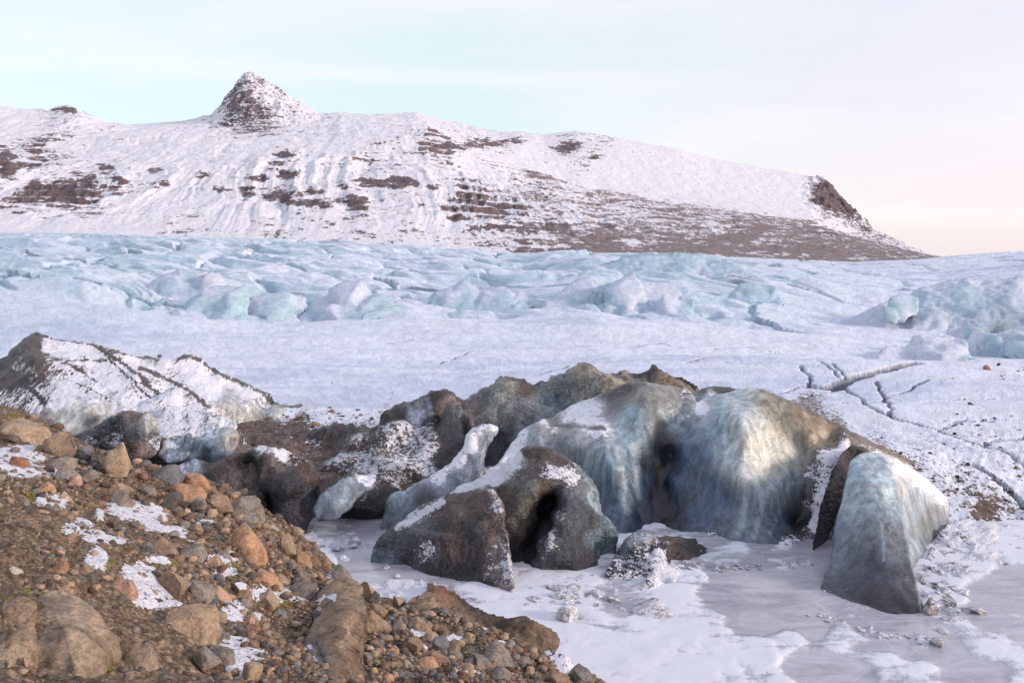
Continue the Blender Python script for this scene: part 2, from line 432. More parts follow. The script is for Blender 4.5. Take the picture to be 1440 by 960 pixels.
def body(name, outline, ctrl, label, cat='ice block', mat=None, thick=3.0, step=4.0, edge=10.0, rnd=.9, amp=.12, freq=.9, jit=1.5,
         group=None, c=14.0, detail=.03, fac=0.0, cell=1.2, Yf_soft=False, flute=0.0, lines=(), warp=None):
    """A solid lump: its outline and worked points are survey sights (bearing, elevation) with a real distance each."""
    mat = mat or M_ICE
    poly = spline(outline, step)
    t = np.arange(len(poly)) * step
    sd = hash(name + label[:9]) % 97 if False else sum(map(ord, label)) % 97
    poly = poly + np.stack([fbm(poly[:, 0] / 22, poly[:, 1] / 22, sd, 3), fbm(poly[:, 0] / 22, poly[:, 1] / 22, sd + 9.5, 3)], 1) * jit * 2
    x0, y0 = poly.min(0); x1, y1 = poly.max(0)
    gy = np.arange(y0, y1, step * .87); pts = []
    for i, yy in enumerate(gy):
        xx = np.arange(x0 + (i % 2) * step / 2, x1, step); pts.append(np.stack([xx, np.full_like(xx, yy)], 1))
    pts = np.concatenate(pts)
    pts = pts[inside(poly, pts[:, 0], pts[:, 1])]
    pts = pts[seg_dist(poly, pts[:, 0], pts[:, 1]) > step * .6]
    nb = len(poly)
    allp = np.concatenate([poly, pts])
    verts, _, faces, orig, _, _ = delaunay_2d_cdt([Vector(p) for p in allp.tolist()], [(i, (i + 1) % nb) for i in range(nb)], [], 1, 1e-4)
    q = np.array([tuple(v) for v in verts]); F = np.array([f for f in faces if len(f) == 3], int)
    d = seg_dist(poly, q[:, 0], q[:, 1]); rim = d < .05
    fp = [(a[0], a[1]) for a in ctrl]
    c = c if Yf_soft else min(c, 3.5); edge = edge * (.15 if mat is M_SERAC else .6)
    Yf = rbf(fp, [a[2] for a in ctrl], c)(q[:, 0], q[:, 1])
    ymin, ymax = min(a[2] for a in ctrl), max(a[2] for a in ctrl)
    Yf = np.clip(Yf, ymin - 1.2, ymax + 1.2)
    w = np.clip(1 - d / edge, 0, 1)
    zf = P(q[:, 0], q[:, 1], Yf)[2]; low = sst(.9, .1, zf) if Yf.min() > 24 and mat is not M_SERAC else 0
    w = w * (1 - low)
    px2m = np.median(Yf) / FPX
    Yfront = Yf + rnd * edge * px2m * 1.6 * (1 - np.sqrt(np.clip(1 - w**2, 0, 1)))
    Yback = Yfront + thick * np.sqrt(np.clip(1 - np.clip(1 - d / (max(x1 - x0, y1 - y0) * .3), 0, 1)**2, 0, 1))
    fr = np.stack(P(q[:, 0], q[:, 1], Yfront), 1)
    bk = np.stack(P(q[:, 0], q[:, 1], Yback), 1)
    # front normals for displacement
    n = np.zeros_like(fr); a, b_, c_ = fr[F[:, 0]], fr[F[:, 1]], fr[F[:, 2]]
    fn = np.cross(b_ - a, c_ - a)
    for k in range(3): np.add.at(n, F[:, k], fn)
    n /= np.linalg.norm(n, axis=1)[:, None] + 1e-9
    if (n[:, 1].mean() > 0): n = -n; F = F[:, ::-1]
    s = amp * fbm(fr[:, 0] * freq, fr[:, 1] * freq, fr[:, 2] * freq * .6 + sd, 4)
    s += amp * .5 * (ridged(fr[:, 0] * freq * 1.3, fr[:, 1] * freq * 1.3, fr[:, 2] * freq * .35 + sd, 3) - .2)
    s += amp * .45 * ridged(fr[:, 0] * freq * 4, fr[:, 1] * freq * 4, fr[:, 2] * freq * .8 + sd, 3)
    s += detail * 1.6 * fbm(fr[:, 0] * 5, fr[:, 1] * 5, fr[:, 2] * 5, 2)
    if flute: s += flute * (ridged(fr[:, 0] * .75, fr[:, 1] * .5, fr[:, 2] * .09 + sd, 3, .45) - .3)
    if fac: s += fac * facets(fr, cell, sd, 14.0 if mat is M_SERAC else 5.0)
    fr = fr + n * s[:, None]
    idx = np.arange(len(q)); bi = idx + len(q); bi[rim] = idx[rim]
    V = np.concatenate([fr, bk]); FF = np.concatenate([F, bi[F][:, ::-1]])
    silk = mat is M_SILK; wj = warp if warp is not None else (3 if silk else 9)
    qx = q[:, 0] + wj * fbm(q[:, 0] / 16, q[:, 1] / 16, sd + 3, 3); qy = q[:, 1] + wj * fbm(q[:, 0] / 16, q[:, 1] / 16, sd + 8, 3)
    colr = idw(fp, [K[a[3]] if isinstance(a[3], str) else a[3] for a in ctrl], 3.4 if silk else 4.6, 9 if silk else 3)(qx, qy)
    sn = idw(fp, [a[4] for a in ctrl], 4.6, 3)(qx, qy)
    lx = q[:, 0] + 2.2 * fbm(q[:, 0] / 9, q[:, 1] / 9, 31.5, 3); ly = q[:, 1] + 2.2 * fbm(q[:, 0] / 9, q[:, 1] / 9, 77.5, 3)
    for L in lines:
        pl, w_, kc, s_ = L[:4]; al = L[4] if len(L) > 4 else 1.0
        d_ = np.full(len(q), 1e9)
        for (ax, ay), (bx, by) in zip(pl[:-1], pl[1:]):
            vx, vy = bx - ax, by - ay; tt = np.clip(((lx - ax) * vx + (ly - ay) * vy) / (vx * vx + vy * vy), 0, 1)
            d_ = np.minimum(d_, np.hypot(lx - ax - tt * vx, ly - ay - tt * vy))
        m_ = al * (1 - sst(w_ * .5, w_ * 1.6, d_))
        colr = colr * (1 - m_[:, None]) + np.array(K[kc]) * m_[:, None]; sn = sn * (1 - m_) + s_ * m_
    colr = np.concatenate([colr, colr]); sn = np.concatenate([sn, sn])
    used = np.unique(FF); rem = -np.ones(len(V), int); rem[used] = np.arange(len(used))
    if mat is M_SERAC:
        mixf = np.clip(sn * 1.1 + .25 * fbm(V[:, 0] / 5, V[:, 1] / 5, V[:, 2] / 5, 3), 0, 1)[:, None]
        colr = colr * (1 - mixf) + np.array([.70, .71, .80]) * mixf
        o = mesh_np(name, V[used], rem[FF], M_GL, dict(Col=colr[used], Scl=np.full(len(used), 1 / (ymin / 60)**.9), Dirt=np.full(len(used), -.3)))
    else:
        o = mesh_np(name, V[used], rem[FF], mat, dict(Col=colr[used], Snow=sn[used]))
    # origin at the foot of the thing
    co = V[used]; org = np.array([co[:, 0].mean(), co[:, 1].mean(), max(co[:, 2].min(), 0)])
    o.data.transform(__import__('mathutils').Matrix.Translation(Vector((-org).tolist())))
    o.location = org.tolist()
    tag(o, label, cat, group)
    return o

#@@SETTING@@
# ------------------------------------------------------------------ mountains
def table(px_knots, rows):
    """rows: list of (Y, [py at the knots]) -> function (u, Y) -> e (elevation slope)"""
    Ys = np.array([r[0] for r in rows], float)
    E = []
    uk = np.linspace(-.86, .86, 600)
    for Y, pys in rows:
        if isinstance(pys, dict): kx = sorted(pys); py = [pys[k] for k in kx]
        else: kx = px_knots; py = pys
        u, e = ue(np.array(kx, float), np.array(py, float))
        E.append(np.interp(uk, u, e))
    E = np.array(E)
    lY = np.log(Ys)
    def ev(u, Y):
        iu = np.clip((u + .86) / 1.72 * 599, 0, 598.999); i0 = iu.astype(int); fu = iu - i0
        r = np.clip(np.interp(np.log(Y), lY, np.arange(len(Ys))), 0, len(Ys) - 1.0001); r0 = r.astype(int); fr = r - r0
        fr = fr * fr * (3 - 2 * fr) * .6 + fr * .4
        a = E[r0, i0] * (1 - fu) + E[r0, i0 + 1] * fu; b = E[r0 + 1, i0] * (1 - fu) + E[r0 + 1, i0 + 1] * fu
        return a * (1 - fr) + b * fr
    return ev

GX = [-200, 0, 120, 240, 360, 480, 600, 720, 840, 960, 1080, 1200, 1320, 1440, 1640]
FAR = [325, 327, 329, 332, 337, 342, 350, 356, 361, 360, 365, 370, 363, 354, 350]
MX = [-200, 0, 120, 240, 360, 480, 600, 720, 840, 960, 1080, 1200, 1315, 1440, 1640]
SKY = {-200: 160, 0: 148, 25: 152, 68: 155, 80: 150, 95: 148, 112: 155, 150: 172, 185: 176, 260: 170, 296: 162, 310: 148, 318: 136, 326: 128, 334: 114, 345: 104, 352: 103, 358: 108, 372: 112,
       386: 122, 394: 124, 404: 134, 420: 143, 448: 160, 480: 158, 520: 161, 560: 160, 585: 158, 620: 168, 660: 176, 700: 185, 730: 185, 765: 189, 810: 184, 850: 190,
       900: 200, 950: 208, 1000: 222, 1080: 237, 1140: 247, 1158: 252, 1170: 262, 1182: 278, 1208: 300, 1228: 322, 1318: 362, 1440: 380, 1640: 400}
mt = table(MX, [
    (1150, [p + 14 for p in FAR]),
    (1320, [340, 340, 342, 345, 348, 352, 358, 361, 366, 364, 369, 372, 366, 380, 400]),
    (1600, [292, 292, 292, 290, 288, 292, 302, 316, 328, 334, 342, 352, 363.5, 380, 400]),
    (2000, [240, 242, 248, 240, 236, 232, 238, 268, 296, 308, 320, 340, 362.5, 380, 400]),
    (2400, [205, 208, 214, 205, 200, 192, 194, 238, 272, 291, 308, 333, 362, 380, 400]),
    (2650, {-200: 190, 0: 192, 120: 192, 240: 190, 330: 190, 370: 188, 480: 176, 600: 178, 700: 222, 760: 240, 840: 262, 960: 280, 1080: 295, 1140: 305, 1200: 330, 1315: 364, 1640: 400}),
    (3300, SKY),
    (3700, {k: v + 45 for k, v in SKY.items()})])

def build_mountain():
    nu, ny = 1150, 520
    u = np.linspace(-.82, .62, nu)[None]; Y = np.exp(np.linspace(math.log(1200), math.log(3650), ny))[:, None]
    u, Y = np.broadcast_arrays(u, Y)
    e = mt(u, Y); X = u * Y; Z = CAMZ + e * Y
    px, py = proj(X, Y, Z)
    # warped coordinates for gullies running down the slope
    wx = X + 85 * fbm(X / 260, Y / 420, 1.3, 4)
    rel = sst(1320, 1700, Y) * (1 - .55 * sst(3000, 3300, Y))
    lowr = 1 - sst(690, 1000, px)              # fluted left part
    gull = ridged(wx / 62 + Y / 330, Y / 1500, 2.2, 4)
    big = fbm(X / 420, Y / 420, 4.1, 4)
    Z = Z + rel * ((gull - .2) * (17 * lowr * (1 - .8 * sst(1850, 2300, Y)) * (.6 + .8 * np.clip(fbm(X / 200, 3.3, 5, 3) + .5, 0, 1)) + 1.2) + big * 22 * (lowr * .8 + .2)) * (1 - .8 * sst(3000, 3300, Y))
    Z = Z + (sst(1300, 1600, Y)) * fbm(X / 60, Y / 60, 8.8, 5, .6) * (9 - 4 * sst(2450, 2700, Y) * (px > 690))
    peak = np.exp(-(((px - 365) / 75)**2)) * sst(2650, 2900, Y) + sst(1120, 1150, px) * (1 - sst(1215, 1230, px)) * sst(2650, 3000, Y)
    Z = Z + peak * (ridged(X / 55, Y / 80, 3.3, 5, .7) - .5) * 38
    # rock ledges: steps in height where strata crop out
    zz = Z + 30 * fbm(X / 350, Y / 350, 6.1, 3)
    per = 24.0; ph = zz / per; fr = ph - np.floor(ph)
    led = sst(.42, .62, fbm(X / 170, Y / 500, 9.9, 4) + .42) * lowr * sst(1500, 1650, Y) * (1 - sst(2500, 2700, Y))
    led = np.clip(led + sst(680, 760, px) * (1 - sst(1300, 1320, px)) * (1 - sst(2300, 2500, Y)) * .45 * sst(-.1, .3, fbm(X / 120, Y / 300, 2.9, 3)), 0, 1)
    Z = Z + led * per * (sst(.3, .7, fr) - fr) * .55
    n = grid_normals(X, Y, Z)
    px, py = proj(X, Y, Z)
    steep = 1 - n[..., 2]
    # how much bare rock is exposed, by place
    dF = idw([(0, 230), (60, 275), (110, 285), (90, 265), (30, 330), (100, 320), (150, 190), (250, 190), (330, 215), (170, 250), (200, 300), (300, 270), (330, 310), (330, 240), (420, 285), (480, 285), (540, 265), (290, 325),
              (400, 325), (560, 330), (500, 330), (620, 330), (450, 240), (660, 230), (620, 200), (700, 205), (560, 200), (600, 270), (660, 290), (760, 275), (850, 290), (760, 325), (740, 345), (690, 350), (850, 354), (790, 350),
              (950, 352), (900, 330), (980, 330), (1060, 325), (1150, 345), (1230, 350), (1300, 358), (1040, 350), (740, 310), (800, 300), (900, 300), (1000, 310)],
             [.42, .52, .60, .55, .22, .16, .12, .02, .02, .34, .16, .18, .30, .22, .48, .50, .46, .42,
              .42, .44, .46, .36, .12, .22, .40, .45, .20, .30, .40, .56, .52, .44, .56, .60, .95, .80,
              .85, .60, .66, .68, .78, .80, .80, .76, .38, .42, .52, .58], 3.5, 8)(px, py)
    dB = idw([(800, 210), (760, 195), (850, 195), (820, 215), (790, 225), (740, 225), (650, 200), (620, 190), (700, 200), (880, 215), (950, 215), (960, 225), (850, 250), (1050, 240), (1050, 270), (980, 260), (1100, 290), (1120, 250), (1145, 255), (1150, 275),
              (1162, 262), (1175, 285), (1195, 300), (1215, 310), (1220, 325), (1180, 320), (350, 115), (335, 135), (330, 160), (365, 165), (350, 165), (400, 160), (420, 165), (400, 140), (375, 130), (365, 182), (310, 165), (260, 180), (95, 153), (80, 155), (130, 168), (200, 180), (20, 155), (520, 165), (580, 162)],
             [.52, .25, .45, .55, .30, .20, .40, .30, .45, .25, .10, .30, .02, .05, .0, .05, .0, .05, .40, .30,
              .95, .85, .75, .60, .80, .35, .55, .70, .72, .80, .80, .40, .35, .25, .25, .70, .30, .10, .62, .50, .30, .05, .05, .20, .20], 3.5, 6)(px, py)
    lens = np.full(px.shape, -1.)
    wpx = px + 26 * fbm(px / 24, py / 10, 4.2, 5, .6); wpy = py + 10 * fbm(px / 20, py / 8, 7.7, 5, .6)
    for a, b, w_, h_ in [(52, 212, 20, 5), (147, 237, 12, 5), (170, 255, 14, 4), (92, 272, 26, 9), (50, 262, 12, 8), (8, 225, 14, 14), (10, 242, 14, 8), (125, 257, 14, 6), (215, 240, 8, 3), (165, 265, 10, 4), (230, 261, 10, 4), (365, 250, 12, 4), (405, 247, 10, 6), (345, 269, 12, 6), (310, 266, 14, 5),
                         (395, 277, 24, 6), (430, 285, 20, 6), (460, 287, 16, 4), (445, 271, 20, 3), (555, 257, 30, 8), (520, 256, 16, 6), (500, 285, 16, 11), (390, 229, 10, 4), (400, 217, 14, 4), (645, 307, 12, 3), (700, 319, 34, 4), (635, 207, 22, 5), (685, 202, 34, 5), (795, 207, 16, 9), (835, 220, 14, 4),
                         (760, 320, 44, 5), (1040, 335, 26, 6), (1010, 335, 20, 5), (1000, 350, 60, 4), (1070, 322, 16, 5), (1135, 352, 40, 5), (820, 355, 90, 4), (730, 197, 12, 5), (1165, 275, 22, 16), (1195, 292, 14, 8), (280, 245, 8, 3), (480, 262, 8, 3), (590, 290, 10, 3), (610, 262, 8, 4), (90, 155, 16, 3), (320, 175, 10, 4), (700, 300, 14, 3), (30, 300, 10, 3)]:
        lens = np.maximum(lens, 1.15 - np.sqrt(((wpx - a) / w_)**2 + ((wpy - b) / h_)**2))
    bk = sst(2450, 2620, Y)
    dens = dF * (1 - bk) + dB * bk
    ste = sst(.16, .52, steep)
    gul = sst(.1, -.5, gull) * lowr * (1 - sst(1900, 2200, Y)) * .42
    lf = led * sst(.30, .42, fr) * (1 - sst(.62, .75, fr))
    rock = (.62 + .5 * fbm(X / 45, Y / 200, Z / 12, 4)) * sst(-.35, .6, lens) + (dens + .06 * (dens > .1) * (px < 700)) * (.84 + .20 * sst(680, 760, px) * (1 - bk)) + .05 * sst(680, 760, px) * (1 - bk) + (ste - .25) * .30 * sst(0, .3, dens) + gul + lf * .38 * sst(.1, .5, dens) - .06
    tint = sst(650, 900, px) * (1 - sst(1120, 1160, px) * (py < 330)) * (Y < 2600) * .55
    o = mesh_np('mountain', np.stack([X, Y, Z], -1).reshape(-1, 3), grid_faces(ny, nu), M_MT, dict(Rock=rock.ravel(), Tint=tint.ravel()))
    tag(o, kind='structure'); return o
build_mountain()

# ------------------------------------------------------------------ glacier
def pyz(z, Y): return 380 + (CAMZ - z) / Y * FPX
gl = table(GX, [
    (28, [pyz(-.8, 28)] * 15),
    (35.5, [pyz(z, 35.5) for z in (-.6, -.6, -.6, -.6, -.6, -.6, -.6, -.6, -.6, -.6, -.4, -.3, -.3, .05, .05)]),
    (41, [pyz(z, 41) for z in (2.0, 2.0, 2.0, 1.6, 1.6, 1.4, 1.2, 1.2, 1.2, 1.6, 3.4, 3.3, 2.1, 1.0, .8)]),
    (47, [pyz(z, 47) for z in (2.4, 2.4, 2.4, 2.2, 2.0, 1.6, 1.4, 1.4, 1.4, 1.6, 2.2, 2.0, 1.7, 1.2, .8)]),
    (62, [pyz(z, 62) for z in (2.4, 2.2, 2.0, 1.8, 1.6, 1.4, 1.4, 1.5, 1.7, 1.8, 1.8, 1.6, 1.5, 1.3, 1.2)]),
    (100, [505, 505, 505, 500, 498, 498, 500, 500, 500, 502, 505, 506, 507, 508, 508]),
    (112, [480, 480, 482, 482, 486, 488, 490, 490, 490, 496, 503, 508, 514, 516, 516]),
    (160, [401, 403, 424, 444, 456, 451, 448, 449, 443, 454, 466, 476, 484, 492, 492]),
    (170, [410, 410, 430, 455, 464, 460, 456, 456, 450, 458, 466, 474, 480, 484, 484]),
    (200, [395, 392, 398, 428, 440, 436, 430, 428, 420, 430, 444, 456, 462, 462, 460]),
    (230, [390, 390, 392, 410, 415, 416, 416, 414, 402, 412, 430, 444, 452, 445, 440]),
    (270, [380, 383, 383, 390, 396, 400, 404, 404, 392, 402, 414, 432, 438, 420, 410]),
    (330, [368, 370, 370, 374, 380, 384, 390, 392, 378, 388, 400, 416, 420, 398, 390]),
    (420, [354, 356, 357, 360, 364, 368, 376, 380, 366, 374, 386, 396, 398, 380, 374]),
    (600, [341, 342, 343, 346, 350, 354, 362, 367, 362, 363, 372, 380, 376, 364, 358]),
    (850, [331, 333, 334, 337, 342, 347, 354, 360, 362, 361, 366, 371, 364, 355, 351]),
    (1100, FAR),
    (1300, [p + 6 for p in FAR])])

def build_glacier():
    nu, ny = 1150, 760
    u = np.linspace(-.80, .80, nu)[None]
    ys = np.concatenate([np.exp(np.linspace(math.log(29), math.log(110), 250, endpoint=False)), np.exp(np.linspace(math.log(110), math.log(1290), 510))])
    u, Y = np.broadcast_arrays(u, ys[:, None])
    e = gl(u, Y); X = u * Y; Z = CAMZ + e * Y
    px, py = proj(X, Y, Z)
    ser = sst(158, 200, Y) * (1 - .55 * sst(800, 1100, Y)) * (1 - .75 * sst(900, 1300, px) * (1 - sst(300, 420, Y) * 0.3))
    L = np.exp(.60 * np.log(Y / 200))                     # features grow with distance up the icefall
    sx, sy = X / (26 * L), Y / (17 * L)
    wx = sx + .9 * fbm(sx * .6, sy * .6, 3.1, 3); wy = sy + .9 * fbm(sx * .6 + 9, sy * .6, 5.1, 3) + .35 * sx
    b1 = np.abs(perlin(wx * .55, wy * .8, 1.0)); b2 = ridged(wx * 1.1 + 4, wy * 1.5, 2.0, 3)
    dome = np.sqrt(np.clip(b1 * 1.8, 0, 1))
    cx = X / (33 * L) + .35 * fbm(sx * 1.2, sy * 1.2, 6, 3); cy_ = Y / (20 * L) + .30 * cx + .35 * fbm(sx * 1.2 + 5, sy * 1.2, 8, 3)
    f1, f2, idd, ox, oy = worley(cx, cy_, 3)
    r1 = (idd * 37 % 101) / 101.; r2 = (idd * 61 % 97) / 97.; r3 = (idd * 17 % 89) / 89.
    gap = f2 - f1
    blk = r1 * .9 + (r2 - .5) * ox * 1.3 + (r3 - .2) * oy * 1.0 - .55 * f1**2 - .95 * (1 - sst(.02, .13, gap)) * (r2 > .25)
    h = dome * .62 + blk * .34 + .26 * b2 + .16 * fbm(wx * 3, wy * 3, 7, 3) + .18
    A = 5.0 * L
    hh = (h - .72) * A * ser
    Y2 = Y - np.clip(hh, -4, 20) * .55 * ser              # lean the waves of ice down-glacier
    Z = Z + hh
    smooth = sst(48, 70, Y) * (1 - sst(150, 175, Y))
    Z = Z + smooth * (1.3 * fbm(X / 30, Y / 18, 4.4, 4) + .12 * fbm(X / 4, Y / 3, 1, 3)) * np.clip(Y / 110, .3, 1)
    Z = Z + (1 - sst(45, 60, Y)) * (.34 * fbm(X / 1.8, Y / 1.8, 2.2, 5, .6) + .12 * ridged(X / .9, Y / .9, 5, 3)) * sst(33, 35.5, Y) + .35 * fbm(X / 3.5, 3.3, 1, 3) * sst(33, 36, Y) * (1 - sst(37, 41, Y))
    # crevasses on the near plateau
    px, py = proj(X, Y2, Z)
    cr = np.zeros_like(Z); crd = np.zeros_like(Z)
    def crack(pts, wpx, depth):
        nonlocal cr
        g = []
        for (a, b) in pts:
            uu, ee = ue(a, b); yy = 110.0
            for _ in range(30): yy = (gl(np.array([uu]), np.array([yy]))[0] * yy) / ee if False else (CAMZ - 1.5) / -ee
            g.append((uu * yy, yy))
        g = np.array(g)
        m = (Y2 > g[:, 1].min() - 4) & (Y2 < g[:, 1].max() + 4) & (X > g[:, 0].min() - 4) & (X < g[:, 0].max() + 4)
        xs, yv = X[m], Y2[m]
        xs = xs + .5 * fbm(xs / 2, yv / 2, 5, 3); yv = yv + .5 * fbm(xs / 2 + 7, yv / 2, 9, 3)
        d = np.full(xs.shape, 1e9)
        for i in range(len(g) - 1):
            a, b = g[i], g[i + 1]; v = b - a; t = np.clip(((xs - a[0]) * v[0] + (yv - a[1]) * v[1]) / (v @ v), 0, 1)
            d = np.minimum(d, np.hypot(xs - a[0] - t * v[0], yv - a[1] - t * v[1]))
        cr[m] = np.maximum(cr[m], depth * (1 - sst(wpx * .5, wpx, d)))
    crack([(1125, 512), (1140, 527), (1139, 537)], 0.27, 0.80)
    crack([(1095, 548), (1115, 540), (1139, 535)], 0.24, 0.40)
    crack([(1139, 537), (1165, 540), (1195, 528), (1230, 518), (1290, 507)], 0.97, 1.52)
    crack([(1170, 510), (1200, 530)], 0.22, 0.48)
    crack([(1232, 530), (1243, 548), (1250, 570), (1253, 590)], 0.22, 0.72)
    crack([(1245, 550), (1275, 540), (1300, 527)], 0.24, 0.64)
    crack([(1110, 560), (1160, 545), (1190, 538)], 0.22, 0.48)
    crack([(1190, 540), (1210, 552), (1218, 570)], 0.22, 0.64)
    crack([(1140, 572), (1190, 562), (1220, 572), (1253, 590), (1320, 602), (1380, 620), (1450, 645)], 0.22, 0.56)
    crack([(1370, 650), (1400, 665), (1450, 685)], 0.22, 0.64)
    crack([(1330, 655), (1380, 652)], 0.22, 0.40)
    crack([(965, 510), (995, 500), (1010, 497)], 0.36, 0.48)
    crack([(1020, 508), (1060, 510)], 0.43, 0.48)
    for q in ([(1000, 540), (1040, 548), (1085, 542)], [(1190, 565), (1230, 560), (1252, 566)], [(1300, 560), (1345, 552), (1400, 548)], [(1320, 602), (1350, 590), (1400, 588)], [(1150, 505), (1175, 520), (1185, 534)], [(1080, 575), (1110, 560)], [(1380, 620), (1400, 608), (1440, 604)],
              [(620, 505), (660, 492), (700, 488)], [(540, 480), (580, 474)], [(760, 520), (800, 512)], [(880, 480), (930, 474), (960, 478)], [(1000, 478), (1050, 474), (1110, 480)], [(1120, 494), (1180, 490), (1250, 494)]):
        crack(q, .20, .35)
    Z = Z - cr * .8
    brn = np.exp(-(((px - 460) / 160)**2 + ((py - 615) / 35)**2)) * (Y < 60)
    Z = Z + brn * (.5 * fbm(X / 1.3, Y / 1.3, 6, 5, .65) + .25 * ridged(X / 2, Y / 2, 3, 3))
    n = grid_normals(X, Y2, Z)
    px, py = proj(X, Y2, Z)
    st = 1 - n[..., 2]
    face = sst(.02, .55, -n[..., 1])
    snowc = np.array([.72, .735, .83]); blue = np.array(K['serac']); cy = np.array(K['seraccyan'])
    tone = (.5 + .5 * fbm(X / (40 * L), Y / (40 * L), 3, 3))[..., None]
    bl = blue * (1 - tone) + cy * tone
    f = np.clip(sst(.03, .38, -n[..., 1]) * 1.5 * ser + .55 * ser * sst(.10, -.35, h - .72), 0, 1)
    # bluish striated slope at the far left and the blue domes at right
    zone = idw([(0, 450), (60, 480), (120, 440), (200, 440), (300, 470), (420, 480), (0, 560), (700, 480), (560, 470), (850, 480), (1000, 500), (1200, 560), (1400, 600), (1300, 430), (1150, 400), (1000, 385), (900, 375), (700, 390), (400, 420), (100, 380), (1400, 380), (1400, 480), (1200, 470), (500, 540), (1000, 470)],
               [.75, .8, .55, .6, .12, .10, .8, .05, .1, .02, .02, .0, .0, .30, .35, .8, .7, .5, .5, .5, .15, .25, .12, .0, .1], 3, 20)(px, py)
    f = np.clip(f * (.4 + zone) * 1.15 + (zone * .24 + .30 * sst(340, 120, px) * sst(500, 440, py)) * sst(75, 130, Y), 0, 1)[..., None]
    drift = fbm(X / 22, Y / 7, 12.5, 5, .55); drift2 = sst(.15, .5, fbm(X / 9, Y / 3.5, 21.5, 4) * .6 + fbm(X / 45, Y / 30, 2.5, 2))
    snowc = snowc * (1 + .06 * drift * (Y < 260))[..., None] * (1 - .16 * (drift2 * (Y < 230))[..., None] * np.array([1.2, 1.0, .6]))
    f = np.clip(f * .85 + (.35 * (1 - sst(.03, .10, gap)) * ser)[..., None] * (r2 > .25)[..., None], 0, 1)
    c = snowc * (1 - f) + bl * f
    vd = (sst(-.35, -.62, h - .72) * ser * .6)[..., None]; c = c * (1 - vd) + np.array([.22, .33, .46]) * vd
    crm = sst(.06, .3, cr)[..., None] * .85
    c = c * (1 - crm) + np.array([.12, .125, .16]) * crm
    # warm dirt crest along the right-hand slope and the ground between the left blocks
    dirt = idw([(1130, 575), (1180, 600), (1240, 632), (1290, 655), (1340, 690), (1400, 725), (1300, 690), (1260, 660), (1350, 720), (1390, 715), (1430, 735), (1440, 760), (1330, 745),
                (1200, 590), (1260, 610), (1340, 640), (1400, 660), (1440, 690), (1100, 540), (1380, 600), (1300, 560), (1430, 560), (1200, 550), (1390, 690),
                (900, 500), (600, 540), (500, 560), (450, 590), (520, 590), (400, 570), (440, 545), (350, 510), (420, 600), (380, 610), (340, 640), (480, 640), (550, 620), (300, 640), (120, 600), (60, 590)],
               [.72, .70, .62, .55, .56, .6, .42, .38, .5, .95, .62, .2, .3,
                .30, .30, .35, .42, .42, .05, .32, .2, .22, .15, .55,
                .0, .05, .12, .45, .5, .2, .28, .05, .9, 1.0, 1.1, 1.1, 1.1, 1.0, .8, .8], 3.5, 10)(px, py)
    dirt = dirt * (1 - sst(72, 90, Y)) - .12 * sst(80, 120, Y)
    scl = 1.0 / np.clip((Y / 60)**.9, .45, 60) * 1.0
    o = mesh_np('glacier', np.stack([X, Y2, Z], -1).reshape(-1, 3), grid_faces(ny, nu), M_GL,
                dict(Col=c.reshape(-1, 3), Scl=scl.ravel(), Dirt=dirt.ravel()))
    tag(o, kind='structure'); return o
build_glacier()

# ------------------------------------------------------------------ far ground sheet, lagoon
def build_far():
    V = [(-30000, 700, -30), (30000, 700, -30), (30000, 60000, -30), (-30000, 60000, -30)]
    o = mesh_np('ground', V, [(0, 1, 2, 3)], M_GL, dict(Col=np.tile([.7, .7, .78], (4, 1)), Scl=np.full(4, .005), Dirt=np.zeros(4)))
    tag(o, kind='structure')
build_far()

def build_lagoon():
    nu, ny = 900, 420
    u = np.linspace(-.8, .8, nu)[None]; Y = np.exp(np.linspace(math.log(12), math.log(44), ny))[:, None]
    u, Y = np.broadcast_arrays(u, Y); X = u * Y; Z = np.zeros_like(X)
    px, py = proj(X, Y, Z)
    s = idw([(870, 940), (900, 920), (960, 900), (820, 900), (900, 870), (1000, 885), (1000, 945), (1100, 905), (1080, 870), (1180, 900), (1170, 935), (1250, 930), (1250, 900), (1330, 915), (1400, 905), (1440, 925), (1380, 950),
             (1060, 800), (1100, 820), (1020, 815), (970, 815), (960, 840), (880, 850), (800, 850), (760, 840), (1050, 850), (1150, 860), (1150, 790), (1100, 790), (1030, 780),
             (1400, 830), (1430, 860), (1380, 790), (1430, 780), (1350, 760), (1330, 830), (1350, 880), (1400, 870), (490, 790), (460, 790), (510, 780), (480, 770), (1100, 950), (1300, 955), (1190, 955),(1080, 915), (1110, 935), (1430, 815)],
            [.95, .95, .9, .85, .75, .8, .9, .75, .25, .75, .35, .7, .3, .35, .75, .85, .3,
             .12, .1, .25, .7, .8, .6, .85, .85, .2, .15, .3, .55, .7,
             .15, .45, .85, .9, .9, .85, .55, .2, .3, .9, .1, .6, .9, .8, .3, .9, .3, .05], 4, 8)(px, py)
    nz = fbm(X / 1.6, Y / 1.1, 3, 4)
    v = s * .86 - .05 + nz * .45
    Z = .05 * sst(.36, .70, v) + .02 * np.clip(ridged(X / 1.4, Y / .9, 6, 4) - .45, 0, 1) * sst(.3, .6, v) + .05 * fbm(X / 2, Y / 2, 9, 3) * sst(.5, .8, v) + .006 * nz
    o = mesh_np('lagoon_ice', np.stack([X, Y, Z], -1).reshape(-1, 3), grid_faces(ny, nu), M_LAG, dict(Snow=np.clip(v, 0, 1).ravel()))
    tag(o, kind='structure')
build_lagoon()

